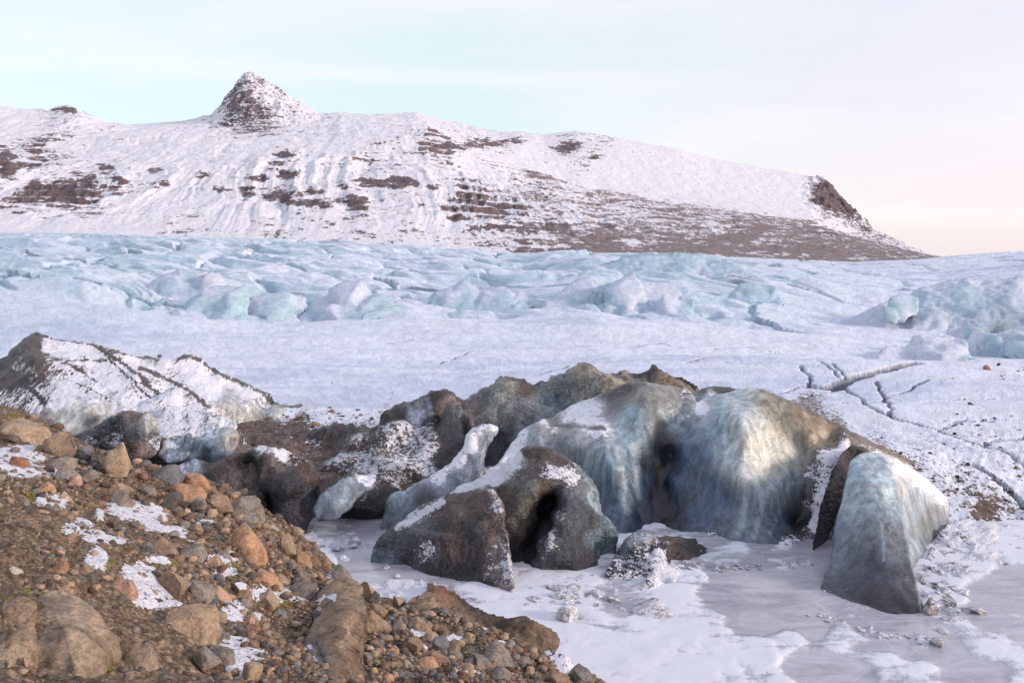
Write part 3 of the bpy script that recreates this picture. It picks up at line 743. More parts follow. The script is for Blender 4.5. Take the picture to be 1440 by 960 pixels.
# ------------------------------------------------------------------ moraine slope in the foreground
mc = [(-120, 960, 6.3), (0, 960, 6.5), (150, 960, 7.5), (300, 960, 8.6), (400, 960, 9.6), (500, 960, 10.6), (600, 960, 11.7), (700, 960, 12.8), (800, 960, 13.8),
      (0, 850, 8.6), (0, 750, 11.2), (0, 680, 14.5), (0, 620, 19.5), (0, 585, 24), (50, 590, 24), (100, 618, 23.3), (180, 650, 22.6), (250, 672, 22), (330, 694, 21.5), (400, 742, 20.4),
      (450, 797, 19), (520, 840, 17.2), (600, 856, 16.6), (680, 886, 16.0), (740, 918, 15.5), (770, 945, 15.1), (845, 968, 14.8),
      (120, 700, 16), (200, 750, 14), (300, 720, 18), (300, 800, 13.5), (370, 790, 16.5), (200, 850, 10.5), (400, 880, 13), (500, 900, 13.5), (600, 905, 14.1), (700, 930, 14.4), (100, 800, 10.2), (80, 900, 8.2), (300, 890, 10.8), (420, 830, 15.8), (560, 880, 15.2)]
mp = []; mz = []
for (a, b, Y) in mc:
    x, y, z = P(a, b, Y); mp.append((float(x), float(y))); mz.append(float(z))
for (a, b, Y) in [(0, 585, 24), (100, 618, 23.3), (180, 650, 22.6), (250, 672, 22), (330, 694, 21.5), (400, 742, 20.4), (450, 797, 19), (520, 840, 17.2), (600, 856, 16.6), (680, 886, 16.0), (770, 945, 15.1), (845, 968, 14.8)]:
    x, y, z = P(a, b, Y)
    for dx, dy, dz in ((1.0, 2.2, -2.1), (2.4, 5.5, -5.2)):
        mp.append((float(x + dx), float(y + dy))); mz.append(max(float(z + dz), -1.2))
for q in [(0, 0, 10.35), (0, 3, 9.6), (-3, 3, 10.2), (3, 3, 8.6), (6, 3, 6.2), (-12, 4, 10.6), (-14, 12, 10.0), (-22, 20, 9.5), (-24, 30, 5), (-30, 40, 0), (-24, 42, -1), (-10, 44, -3), (5, 9, 4.2), (4.5, 14, 1.2), (8, 14, -1.5), (8, 6, 2.2), (10, 22, -3), (3, 24, -2.5), (12, 0, 2), (0, -5, 11)]:
    mp.append(q[:2]); mz.append(q[2])
mor0 = rbf(mp, mz, .6, .02)
mor = lambda x, y: np.maximum(mor0(x, y), -2.0)

SN_PX = [  # snow patches: px, py, half width, half height
    (30, 640, 42, 10), (60, 668, 45, 9), (20, 655, 30, 10), (80, 712, 14, 8), (195, 720, 42, 13), (215, 735, 18, 8), (120, 758, 30, 9), (150, 768, 28, 10), (115, 745, 16, 7), (235, 745, 30, 6), (255, 755, 12, 5), (135, 795, 16, 13),
    (195, 815, 22, 14), (210, 835, 34, 20), (240, 855, 18, 8), (305, 795, 16, 10), (318, 790, 14, 8), (330, 810, 12, 6), (225, 795, 20, 7), (320, 815, 18, 8), (385, 845, 34, 10), (400, 838, 25, 12), (330, 865, 16, 14), (345, 935, 24, 22), (330, 915, 20, 12), (420, 850, 14, 8),
    (360, 870, 10, 6), (480, 815, 20, 6), (560, 822, 32, 8), (540, 818, 24, 8), (660, 878, 20, 8), (690, 885, 14, 6), (590, 895, 14, 6), (675, 930, 14, 6), (640, 900, 16, 5), (650, 955, 36, 7), (800, 940, 22, 8), (590, 915, 12, 5), (170, 695, 10, 5), (290, 740, 16, 6), (140, 725, 8, 5), (60, 708, 10, 5), (270, 765, 8, 4), (700, 905, 12, 4)]
MO_PX = [(50, 840, 26, 10), (440, 850, 20, 16), (455, 838, 12, 9), (400, 860, 12, 6), (235, 800, 22, 10), (655, 880, 20, 10), (660, 930, 30, 8), (20, 590, 26, 9), (60, 705, 20, 9), (130, 940, 40, 14), (640, 950, 20, 6), (330, 800, 12, 5), (15, 880, 10, 20), (600, 870, 18, 7), (150, 800, 14, 6), (40, 700, 16, 10)]

def blobs(px, py, L):
    k = 1.06 if L is SN_PX else 1
    v = np.full(np.shape(px), -1.0)
    for a, b, w, h in L:
        v = np.maximum(v, 1 - np.sqrt(((px - a) / w / k)**2 + ((py - b) / h / k)**2))
    return v

def build_moraine():
    nu, ny = 760, 720
    u = np.linspace(-.95, .55, nu)[None]; Y = np.exp(np.linspace(math.log(1.5), math.log(40), ny))[:, None]
    u, Y = np.broadcast_arrays(u, Y)
    X = u * (Y + 2.0); Z = mor(X, Y)
    px, py = proj(X, Y, Z)
    sv = blobs(px, py, SN_PX) + .35 * fbm(X * 1.2, Y * 1.2, 3, 3)
    mv = blobs(px, py, MO_PX)
    sv = sv + .25 * fbm(X * 4, Y * 4, 8, 3)
    sn = sst(-.42, .42, sv)
    rough = fbm(X / 1.6, Y / 1.6, 1.1, 4) * .32 + ridged(X * 1.1, Y * 1.1, 4.4, 4, .6) * .10
    # bedrock ribs running down to the right in the lower left
    rib = sst(330, 120, px - (py - 800) * .8) * sst(680, 760, py)
    d1 = (X * .55 + Y * .85)
    ribs = ridged(d1 * 2.0 + .25 * fbm(X * .6, Y * .6, 2, 2), (X - Y) * .12, 7.7, 4, .6)
    Z = Z + rough * (1 - .5 * sn) + rib * (ribs - .1) * .10 + sn * .05
    c = np.array([.20, .145, .10])
    t1 = (.5 + .9 * fbm(X / 2.2, Y / 2.2, 8.1, 4))[..., None]
    c = np.array([.15, .102, .07]) * (1 - t1) + np.array([.36, .25, .165]) * t1
    far = sst(330, 520, px)[..., None]
    c = c * (1 - far * .35) + np.array([.17, .12, .10]) * far * .35
    c = c * (1 - .35 * rib[..., None]) + np.array([.32, .225, .15]) * .35 * rib[..., None]
    o = mesh_np('moraine_slope', np.stack([X, Y, Z], -1).reshape(-1, 3), grid_faces(ny, nu), M_GROUND,
                dict(Col=c.reshape(-1, 3), Snow=sn.ravel(), Moss=sst(-.1, .5, mv).ravel()))
    tag(o, kind='structure')
    return X, Y, Z
build_moraine()

def hit(px, py, rng=(4, 30)):
    """where a sight line meets the moraine"""
    u, e = ue(px, py); Y = np.linspace(rng[0], rng[1], 1600)
    d = CAMZ + e * Y - mor(u * Y, Y)
    k = np.where(d < 0)[0]
    if not len(k): return None
    return float(u * Y[k[0]]), float(Y[k[0]]), float(CAMZ + e * Y[k[0]])

# ------------------------------------------------------------------ stones
def ico(sub):
    import bmesh
    bm = bmesh.new(); bmesh.ops.create_icosphere(bm, subdivisions=sub, radius=1)
    V = np.array([v.co[:] for v in bm.verts]); F = np.array([[v.index for v in f.verts] for f in bm.faces]); bm.free()
    return V, F

def stone(sub, seed, cuts=9, depth=(.55, .86), noise=.10):
    V, F = ico(sub); r = np.random.RandomState(seed)
    V = V * (1 + .18 * fbm(V[:, 0] * .8 + seed, V[:, 1] * .8, V[:, 2] * .8, 2))[:, None]
    for _ in range(cuts):
        n = r.randn(3); n /= np.linalg.norm(n); d = r.uniform(*depth)
        s = V @ n - d
        V = V - np.where(s > 0, s, 0)[:, None] * n * .92
    V = V * (1 + noise * fbm(V[:, 0] * 2.2 + seed * 3, V[:, 1] * 2.2, V[:, 2] * 2.2, 4))[:, None]
    V -= V.mean(0); V /= np.abs(V).max(0)
    return V, F

STONES = []
for i in range(10):
    V, F = stone(4, 100 + i, 13 + i % 6, (.42, .78), .07)
    o = mesh_np('boulder', V, F, M_ROCK, {}); me = o.data; bpy.data.objects.remove(o)
    STONES.append(me)
RC = dict(orange=(.46, .265, .16), tan=(.42, .30, .205), grey=(.26, .22, .19), dark=(.15, .125, .11), brown=(.30, .205, .14), pink=(.46, .29, .21), pale=(.52, .46, .38), red=(.34, .16, .10), slate=(.19, .185, .19))
RC_old = dict(orange=(.46, .23, .115), tan=(.33, .235, .16), grey=(.20, .175, .155), dark=(.13, .11, .10), brown=(.235, .16, .11), pink=(.40, .25, .18), pale=(.42, .37, .31), red=(.30, .14, .085), slate=(.15, .155, .165))

def put_stone(px, py, w, h, colr, label, k=0, rot=0, cap=0., cat='boulder', group=None, sink=.25, name='boulder', yaw=0., depth=.85):
    q = hit(px, py + h * .30)
    if q is None: return None
    x, y, z = q; s = y / FPX
    o = link(bpy.data.objects.new(name, STONES[k % len(STONES)]))
    o.scale = (w * .5 * s * 1.05, w * .5 * s * depth, h * .5 * s * 1.15)
    o.location = (x, y + h * .1 * s, z + h * .5 * s * .45)
    o.rotation_euler = (random.uniform(-.15, .15), rot, random.uniform(-.4, .4) + yaw)
    c = RC[colr]; j = random.uniform(.9, 1.1)
    o.color = (c[0] * j, c[1] * j, c[2] * j, 1 - cap)
    return tag(o, label, cat, group)

NAMED = [
    (350, 770, 56, 60, 'orange', 'large rounded orange boulder near the lower edge of the rubble slope', 1, .15),
    (163, 650, 46, 58, 'tan', 'tall tan boulder leaning on the crest of the slope beside the dark ice', 3, .2),
    (232, 672, 46, 36, 'slate', 'blunt dark grey boulder on the crest left of two orange stones', 4, -.1),
    (274, 676, 44, 28, 'orange', 'brownish orange boulder behind the brighter orange one on the crest', 5, .1),
    (263, 694, 50, 28, 'orange', 'bright orange flattish boulder on the crest in front of a darker orange one', 6, .1),
    (346, 718, 54, 44, 'grey', 'grey brown boulder sitting on the crest below the dark brown ice block', 2, .3),
    (310, 710, 44, 30, 'brown', 'low brown boulder between orange stones and a grey brown boulder on the crest', 7, .1),
    (85, 630, 56, 48, 'tan', 'wide tan boulder under the mossy earth at the upper left', 8, .2),
    (115, 640, 40, 30, 'slate', 'dark angular stone beside the tall tan boulder on the crest', 0, .1),
    (30, 607, 80, 44, 'tan', 'broad mossy earthen boulder at the left edge on top of the slope', 9, .1),
    (300, 795, 38, 34, 'tan', 'tan angular boulder left of the large orange boulder', 3, .3),
    (338, 832, 36, 36, 'brown', 'rounded brown boulder with a snow cap below the orange boulder', 5, .1, .5),
    (372, 815, 42, 36, 'orange', 'orange brown wedge shaped boulder just right below the large orange boulder', 9, .25),
    (403, 770, 30, 40, 'tan', 'upright tan boulder at the right edge of the rubble slope', 7, .1),
    (425, 790, 26, 30, 'orange', 'small orange boulder at the right lower edge of the slope', 2, 0),
    (280, 833, 40, 34, 'grey', 'smooth grey boulder beside a pinkish stone in the middle of the slope', 6, .1),
    (310, 838, 34, 26, 'pink', 'pinkish smooth boulder right of the smooth grey one', 1, .2),
    (243, 822, 60, 44, 'brown', 'mossy brown boulder with a patch of snow on top in mid slope', 8, .0, .55),
    (264, 882, 84, 64, 'tan', 'large wedge shaped tan boulder with a sharp top edge low on the slope', 4, .38),
    (310, 922, 40, 44, 'grey', 'grey tan boulder touching the lower right end of the wedge shaped boulder', 9, .2),
    (170, 828, 46, 30, 'pink', 'reddish pink boulder on the left side of the long snow patch', 2, .3),
    (205, 773, 24, 24, 'slate', 'round blue grey cobble in the centre of the slope', 0, 0),
    (226, 768, 46, 26, 'brown', 'flat brown boulder right of the round blue grey cobble', 3, .1),
    (183, 708, 20, 20, 'orange', 'small round orange stone above the upper snow patch', 5, 0),
    (170, 690, 36, 22, 'tan', 'tan flat stone balanced above a small round orange stone', 7, -.2),
    (104, 682, 20, 28, 'pink', 'small upright pinkish stone in the upper left of the slope', 4, 0),
    (24, 652, 24, 22, 'red', 'small reddish stone beside the upper left snow patch', 6, 0),
    (228, 730, 18, 16, 'pale', 'small pale tan stone lying on the upper snow patch', 8, 0),
    (20, 802, 24, 12, 'pale', 'small whitish flat stone near the left edge above the moss', 1, 0),
    (208, 690, 24, 20, 'grey', 'small grey boulder just behind the crest stones', 9, 0),
    (355, 868, 18, 16, 'tan', 'small tan round stone on the snow in the lower right of the slope', 3, 0),
    (357, 884, 22, 18, 'red', 'rust coloured stone under a small tan round stone', 5, 0),
    (385, 745, 26, 20, 'pale', 'small pale boulder on the right crest of the slope', 8, 0),
    (195, 925, 54, 44, 'tanl', 'pale tan boulder at the bottom edge right of the bedrock outcrop', 2, .2),
    (260, 905, 24, 20, 'brown', 'small brown stone in front of the wedge shaped boulder', 6, 0),
    (532, 910, 24, 22, 'slate', 'round dark cobble in the heap beside the cut slab', 0, 0),
    (560, 885, 30, 36, 'grey', 'upright grey stone in the cobble heap beside the cut slab', 3, .1),
    (582, 908, 34, 34, 'brown', 'rounded brown boulder in the middle of the cobble heap', 5, 0),
    (622, 906, 34, 24, 'slate', 'dark angular stone on the right side of the cobble heap', 7, 0),
    (555, 930, 34, 24, 'tan', 'tan rounded stone low in the cobble heap', 9, .1),
    (597, 938, 40, 26, 'orange', 'orange brown flat stone at the bottom of the cobble heap', 4, .1),
    (525, 868, 26, 20, 'orange', 'orange angular stone between the slab and the brown bedrock hump', 1, 0),
    (515, 832, 34, 34, 'tan', 'tan craggy stone touching the top of the cut slab', 8, .1),
    (690, 922, 22, 16, 'slate', 'dark stone at the foot of the brown bedrock hump', 2, 0),
    (640, 925, 26, 20, 'grey', 'grey stone between the cobble heap and the brown hump', 6, 0),
]
RC['tanl'] = K['tanlight']
EXCL = []
for t in NAMED:
    cap = t[8] if len(t) > 8 else 0.
    put_stone(t[0], t[1], t[2], t[3], t[4], t[5], t[6], t[7], cap)
    EXCL.append((t[0], t[1], t[2] * .42, t[3] * .42))

def edge_row(px):
    return np.interp(px, [0, 50, 100, 180, 250, 330, 400, 450, 520, 600, 680, 740, 775, 845, 860], [583, 588, 615, 648, 670, 692, 740, 795, 816, 824, 854, 886, 918, 958, 990])

SLABS = [(60, 835, 285, 960), (395, 850, 510, 960)]
def free(px, py):
    for a, b, w, h in EXCL:
        if ((px - a) / w)**2 + ((py - b) / h)**2 < 1: return False
    for x0, y0, x1, y1 in SLABS:
        if x0 < px < x1 and y0 < py < y1: return False
    if 560 < px < 780 and py < edge_row(px) + 46 and px > 600: return False
    return True

SW = [('grey', .30), ('brown', .26), ('tan', .18), ('dark', .10), ('pink', .05), ('orange', .03), ('slate', .06)]
def pick():
    r = random.random() * sum(w for _, w in SW)
    for k, w in SW:
        r -= w
        if r <= 0: return k
    return 'grey'
ADJ = dict(grey='grey', brown='brown', tan='tan', dark='dark', pink='pinkish', orange='orange', slate='blue grey')
cnt = 0; tries = 0
while cnt < 210 and tries < 4000:
    tries += 1
    px = random.uniform(0, 840); py = random.uniform(edge_row(px) + 6, 958)
    if px < 240 and py > 720 and random.random() < .6: continue
    if not free(px, py): continue
    w = 12 * random.random()**-.48; w = min(w, 44)
    cl = pick()
    where = 'upper' if py < 740 else ('lower' if px < 420 else 'right hand')
    if put_stone(px, py, w, w * random.uniform(.6, .95), cl, '%s cobble among the rubble of the %s moraine slope' % (ADJ[cl], where), random.randrange(10), random.uniform(-.5, .5),
                 cat='stone', group='cobbles strewn over the moraine slope', name='cobble', yaw=random.uniform(0, 6)):
        EXCL.append((px, py, w * .5, w * .4)); cnt += 1

def gravel(name, N, sampler, size, cols, sub=1, seed=3, elong=1.0, mat=None):
    r = np.random.RandomState(seed)
    kinds = [stone(sub, 300 + i, 5, (.6, .9), .1) for i in range(12)]
    pos, sz = sampler(r, N); n = len(pos)
    VV = []; FF = []; CC = []; off = 0
    cols = np.array(cols)
    for k in range(12):
        V, F = kinds[k]; idx = np.arange(k, n, 12); m = len(idx)
        a = r.rand(m) * 6.28 if elong == 1 else -.75 + r.randn(m) * .35; b = (r.rand(m) - .5) * 1.2
        ca, sa, cb, sb = np.cos(a), np.sin(a), np.cos(b), np.sin(b)
        S = sz[idx][:, None] * np.stack([r.uniform(.7, 1.2, m), r.uniform(.7, 1.1, m) / elong, r.uniform(.45, .8, m) / elong**.5], 1)
        v = V[None] * S[:, None]
        x = v[..., 0] * cb[:, None] + v[..., 2] * sb[:, None]; z = -v[..., 0] * sb[:, None] + v[..., 2] * cb[:, None]; y = v[..., 1]
        v = np.stack([x * ca[:, None] - y * sa[:, None], x * sa[:, None] + y * ca[:, None], z], -1) + pos[idx][:, None]
        VV.append(v.reshape(-1, 3)); FF.append((F[None] + (np.arange(m) * len(V))[:, None, None] + off).reshape(-1, 3)); off += m * len(V)
        c = cols[r.randint(0, len(cols), m)] * r.uniform(.5, 1.15, (m, 1))
        CC.append(np.repeat(c, len(V), 0))
    return mesh_np(name, np.concatenate(VV), np.concatenate(FF), M_SLAB2, dict(Col=np.concatenate(CC)))

def make_gravel_mat():
    m = NT('gravel_stone'); pos = m.coord()
    c, b, _ = rock_nodes(m, pos, m.attr('Col', 'Color'), 3)
    m.l(c, m.b.inputs['Base Color']); m.l(b, m.b.inputs['Normal']); m.b.inputs['Roughness'].default_value = .9
    m.b.inputs['Specular IOR Level'].default_value = .2
    return m.m
M_SLAB2 = make_gravel_mat()

def samp_mor(r, N):
    px = r.uniform(-10, 860, N); e0 = edge_row(px) - 14; py = e0 + (975 - e0) * r.rand(N)
    u, e = ue(px, py)
    Yg = np.full(N, 4.0); done = np.zeros(N, bool)
    for Y in np.exp(np.linspace(math.log(4), math.log(28), 260)):
        d = CAMZ + e * Y - mor(u * Y, np.full(N, Y))
        h = (~done) & (d < 0); Yg[h] = Y; done |= h
    sv = blobs(px, py, SN_PX)
    keep = done & ((sv < -.05) | (r.rand(N) < .28)) 
    w = 2.7 * r.rand(N)**-.52; w = np.clip(w, 2.4, 17)
    ribs = (px - (py - 800) * .8 < 230) & (py > 700)
    u, Yg, w, e = u[keep], Yg[keep], w[keep], e[keep]
    X = u * Yg
    s = w * .5 * Yg / FPX
    Z = mor(X, Yg) + fbm(X / 1.6, Yg / 1.6, 1.1, 4) * .32 + ridged(X * 1.1, Yg * 1.1, 4.4, 4, .6) * .10 + s * .35
    return np.stack([X, Yg, Z], 1), s
GC = [RC['grey'], RC['brown'], RC['tan'], RC['brown'], RC['dark'], RC['grey'], RC['brown'], RC['slate'], K['redbrown'], RC['tan'], RC['tan'], RC['brown'], RC['pink'], RC['dark']]
tag(gravel('gravel', 21000, samp_mor, None, GC), 'loose gravel and small stones covering the moraine slope', 'gravel', kind='stuff')

def samp_shard(r, N):
    global edge_row
    px = r.uniform(-20, 330, N); py = r.uniform(640, 985, N)
    k = (px - (py - 800) * .9 < 215 + r.randn(N) * 25) & (py > edge_row(px) + 30) & ~((px > 60) & (px < 185) & (py > 845) & (r.rand(N) < .93))
    px, py = px[k], py[k]; n = len(px); u, e = ue(px, py); Yg = np.full(n, 4.0); done = np.zeros(n, bool)
    for Y in np.exp(np.linspace(math.log(4), math.log(28), 300)):
        d = CAMZ + e * Y - mor(u * Y, np.full(n, Y)); h = (~done) & (d < 0); Yg[h] = Y; done |= h
    w = np.clip(7 * r.rand(n)**-.36, 6, 26); X = u * Yg; s = w * .5 * Yg / FPX
    return np.stack([X, Yg, mor(X, Yg) + fbm(X / 1.6, Yg / 1.6, 1.1, 4) * .32 + ridged(X * 1.1, Yg * 1.1, 4.4, 4, .6) * .10 + s * .05], 1), s
tag(gravel('rock_rubble', 2600, samp_shard, None, [RC['tan'], RC['brown'], RC['tan'], RC['grey'], K['tandark']], sub=2, seed=21, elong=1.7), 'splintered tan bedrock rubble lying in slanting layers at the lower left', 'rubble', kind='stuff')

# debris lying on the glacier plateau
def samp_gl(r, N):
    cl = [(460, 606, 85, 26, 1.1), (1380, 610, 90, 45, .4), (1300, 640, 90, 25, .25), (1360, 680, 70, 25, .3), (440, 548, 50, 8, .12), (460, 585, 50, 10, .1), (1420, 540, 40, 25, .08)]
    P_ = []; S = []
    for a, b, w, h, f in cl:
        n = int(N * f); px = a + r.randn(n) * w * .5; py = b + r.randn(n) * h * .5
        u, e = ue(px, py); Yg = np.full(n, 36.0); done = np.zeros(n, bool)
        for Y in np.exp(np.linspace(math.log(37), math.log(110), 300)):
            d = e - gl(u, np.full(n, Y)); k = (~done) & (d < 0); Yg[k] = Y; done |= k
        k = done & (px < 1470); u, Yg = u[k], Yg[k]; s = .5 * Yg / FPX * np.clip((2.6 if a == 460 else 1.3) * r.rand(k.sum())**-.4, 1, 8)
        P_.append(np.stack([u * Yg, Yg, CAMZ + gl(u, Yg) * Yg + s * .3], 1)); S.append(s)
    return np.concatenate(P_), np.concatenate(S)
tag(gravel('stone_debris', 900, samp_gl, None, [K['brown'], K['dirt'], K['redbrown'], RC['dark']], seed=8), 'dark stone debris sprinkled over the snow of the glacier', 'debris', kind='stuff')

#@@BODIES@@
B = body
# --- moraine bedrock
B('bedrock_outcrop', [(55, 990), (50, 900), (62, 850), (95, 838), (130, 850), (160, 885), (185, 930), (200, 990)],
  [(62, 860, 8.6, 'tanlight', 0), (95, 842, 8.9, 'tanlight', 0), (90, 880, 7.9, 'tanlight', 0), (130, 870, 8.4, 'tanlight', 0), (150, 910, 8.1, 'tan', 0), (110, 930, 7.4, 'tanlight', 0), (60, 940, 7.5, 'tan', 0), (180, 950, 8.2, 'tan', 0), (110, 985, 7.0, 'tan', 0)],
  'big smooth tan bedrock bulge with fine cracks in the lower left corner', 'rock outcrop', M_SLAB, thick=1.2, step=3, edge=9, amp=.05, freq=1.6, c=6, detail=.015, fac=0.22, cell=0.5)
B('bedrock_outcrop', [(-30, 990), (-30, 880), (0, 870), (30, 880), (48, 905), (55, 940), (50, 990)],
  [(0, 880, 8.0, 'tan', 0), (30, 900, 7.7, 'tan', 0), (20, 940, 7.2, 'tanlight', 0), (45, 960, 7.3, 'tandark', 0), (0, 960, 6.9, 'tan', 0)],
  'broken tan rock at the left edge beside the big smooth bulge', 'rock outcrop', M_SLAB, thick=1, step=3, edge=8, amp=.09, freq=2, c=6, fac=0.7, cell=0.35)
B('rock_slab', [(380, 1000), (398, 955), (418, 915), (438, 880), (440, 850), (452, 828), (478, 814), (506, 822), (517, 845), (518, 890), (514, 940), (510, 1000)],
  [(455, 830, 15.0, 'tan', .2), (500, 824, 15.2, 'tan', .0), (445, 852, 14.2, 'tan', .4), (470, 850, 13.6, 'tan', 0), (500, 850, 13.5, 'tan', 0), (490, 880, 12.1, 'tan', 0), (470, 900, 11.6, 'tan', 0), (440, 915, 11.4, 'slate', .1), (500, 930, 11.1, 'tandark', 0), (450, 945, 10.3, 'slate', 0), (480, 950, 10.4, 'tandark', 0), (500, 980, 10.1, 'tandark', 0), (420, 960, 10.2, 'slate', .1), (450, 985, 9.5, 'slate', 0), (516, 870, 12.9, 'tandark', 0), (516, 930, 11.9, 'tandark', 0)],
  'tall smooth cut rock slab with dark stripes at the bottom edge of the slope', 'rock slab', M_SLAB, thick=1.2, step=3, edge=5, amp=.03, freq=1.4, c=5, detail=.008, rnd=.3, lines=[([(434, 905), (446, 935), (455, 970)], 1.8, 'snow', .9), ([(444, 900), (458, 935), (468, 970)], 2, 'dark', 0, .7), ([(426, 935), (436, 975)], 2, 'dark', 0, .6), ([(470, 905), (482, 940), (488, 980)], 2.5, 'tandark', 0, .7), ([(440, 848), (455, 838), (470, 840)], 4, 'tan', .75)], fac=.16, cell=.7)
B('bedrock_hump', [(485, 860), (500, 825), (530, 813), (580, 811), (620, 822), (660, 845), (690, 858), (730, 868), (765, 884), (778, 905), (772, 930), (745, 945), (700, 935), (660, 905), (600, 880), (540, 870)],
  [(530, 818, 18.0, 'tan', .75), (580, 816, 18.2, 'tan', .8), (560, 830, 17.3, 'tan', .7), (520, 850, 16.2, 'tandark', 0), (600, 850, 16.2, 'tan', .1), (620, 830, 17.3, 'redbrown', 0), (670, 860, 16.9, 'brown', 0), (650, 885, 15.6, 'tan', .2), (700, 870, 16.6, 'brown', 0), (700, 910, 15.3, 'tandark', .12), (750, 885, 16.2, 'tandark', .1), (745, 925, 15.3, 'tan', 0), (770, 905, 16, 'tandark', 0), (600, 875, 15.3, 'tandark', 0)],
  'long rounded brown bedrock hump with snow on its back at the lagoon edge', 'rock outcrop', M_SLAB, thick=2.5, step=3.5, edge=9, amp=.13, freq=1.2, c=8, fac=0.3, cell=0.7)
B('bedrock_hump', [(745, 990), (755, 940), (790, 930), (825, 945), (855, 965), (870, 995)],
  [(760, 945, 15.2, 'brown', .5), (795, 936, 15.2, 'dark', .6), (830, 952, 15, 'brown', .3), (790, 965, 14.2, 'tandark', .1), (850, 975, 14.8, 'brown', 0), (800, 985, 13.8, 'brown', 0)],
  'low dark snow streaked rock at the bottom edge beside the lagoon', 'rock outcrop', M_SLAB, thick=2, step=3.5, edge=8, amp=.08, c=8, fac=0.5, cell=0.5)

# --- left hump
B('ice_mound', [(-80, 660), (-70, 545), (0, 508), (22, 488), (46, 472), (62, 474), (92, 481), (130, 484), (160, 494), (200, 504), (228, 508), (250, 506), (266, 501), (284, 506), (300, 520), (340, 541), (380, 560), (412, 568), (434, 576), (434, 592), (400, 600), (372, 606), (340, 625), (300, 660), (100, 670)],
  [(46, 474, 57, 'brown', 0.00), (0, 510, 54, 'dirt', 0), (20, 530, 51, 'dirt', .15), (0, 570, 48, 'darkgrey', 0.38), (40, 550, 49, 'dark', 0.42), (52, 500, 52.5, 'brown', 0.13), (60, 520, 51, 'brown', 0.34), (70, 488, 56, 'brown', 0.59), (105, 492, 56, 'brown', 0.67), (128, 498, 56, 'brown', 0.67), (182, 508, 56.5, 'brown', 0.65), (232, 514, 57.5, 'brown', 0.67), (283, 514, 59, 'brown', 0.67), (310, 532, 59, 'brown', 0.72), (350, 553, 59, 'brown', 0.72), (30, 520, 51.5, 'dirt', .3), (75, 478, 58, 'brown', 0.50), (90, 500, 54, 'brown', 0.56), (120, 520, 52, 'brown', 0.50), (100, 560, 48, 'brown', 0.54), (170, 560, 48, 'brown', 0.50),
   (130, 486, 58, 'brown', 0.50), (150, 505, 55, 'brown', 0.54), (165, 500, 55.5, 'brown', 0.50), (190, 525, 52.6, 'brown', 0.50), (215, 545, 50.6, 'brown', 0.50), (245, 570, 48.6, 'brown', 0.50), (170, 530, 52, 'brown', 0.56), (205, 560, 49, 'brown', 0.56), (200, 506, 59, 'brown', 0.50), (215, 520, 57, 'brown', 0.46), (235, 545, 53.5, 'brown', 0.54), (240, 520, 57.5, 'pinkbrown', 0.42), (265, 503, 60, 'dirt', 0.50), (300, 522, 61, 'dirt', 0.50), (262, 520, 57.5, 'brown', 0.66), (300, 540, 57, 'brown', 0.66), (340, 543, 61, 'dirt', 0.50),
   (250, 540, 54.5, 'brown', 0.50), (275, 562, 51, 'brown', 0.50), (290, 575, 49.5, 'pinkbrown', 0.50), (310, 552, 56.5, 'snow', 0.66), (345, 556, 57.5, 'snow', 0.54), (380, 562, 61, 'dirt', 0.50), (320, 563, 53.5, 'pale', .0), (350, 570, 54.3, 'pale', 0), (390, 578, 56, 'pale', 0), (420, 585, 58, 'grey', 0), (330, 595, 53, 'pale', 0), (370, 600, 54.5, 'yelgrey', 0), (405, 597, 57, 'greygreen', 0), (432, 576, 61, 'dirt', 0.50), (260, 590, 48, 'brown', 0.46), (100, 640, 46, 'dark', 0.17)],
  'large snow streaked brown dirt covered ice hump with a sharp peak at the left edge', 'ice mound', thick=11, edge=7, rnd=.6, amp=.22, freq=.5, c=5, detail=.05, fac=0.10, cell=2.2, mat=M_DIRTY, jit=.7, warp=3, step=3, lines=[([(0, 512), (22, 492), (44, 476)], 7, 'dirt', 0), ([(46, 474), (92, 482), (130, 486), (160, 496), (200, 506), (225, 509)], 1.7, 'brown', .1, .8), ([(250, 508), (266, 503), (284, 508), (300, 522), (340, 543), (380, 562), (412, 570), (432, 576)], 2.0, 'brown', .1, .85),
   ([(133, 488), (165, 506), (195, 530), (222, 552), (248, 572)], 1.6, 'brown', .05), ([(148, 500), (178, 528), (212, 558), (236, 574)], 1.3, 'brown', .2), ([(195, 520), (230, 530), (262, 546), (280, 560), (294, 573)], 1.8, 'brown', .05), ([(48, 478), (54, 500), (58, 530)], 4, 'brown', .1), ([(66, 500), (90, 512), (115, 520), (135, 535)], 1.6, 'brown', .25),
   ([(90, 530), (120, 545), (150, 560)], 1.2, 'brown', .3), ([(165, 515), (185, 540), (200, 560)], 1, 'brown', .35), ([(75, 505), (100, 508), (150, 508)], 1.4, 'brown', .3), ([(30, 540), (50, 552), (62, 566)], 3, 'dirt', .2)])
B('ice_wall', [(50, 610), (55, 585), (72, 565), (100, 558), (128, 562), (158, 568), (152, 585), (138, 600), (100, 615)],
  [(60, 580, 45, 'pinkbrown', .2), (75, 568, 45.5, 'pale', .5), (98, 562, 45.6, 'pale', .6), (130, 565, 45.6, 'pale', .6), (112, 572, 45, 'pale', 0), (130, 575, 45, 'pale', 0), (150, 572, 45.8, 'pale', .1), (90, 590, 44.5, 'pale', .1), (130, 592, 44.6, 'dark', .1), (70, 600, 44, 'brown', .1)],
  'low pale grey ice wall with a dark crack at the foot of the snowy hump', 'ice block', thick=1.5, step=3, edge=6, amp=.1, jit=1, fac=0.12, cell=1.0, mat=M_SILK, flute=0.2, rnd=.35)
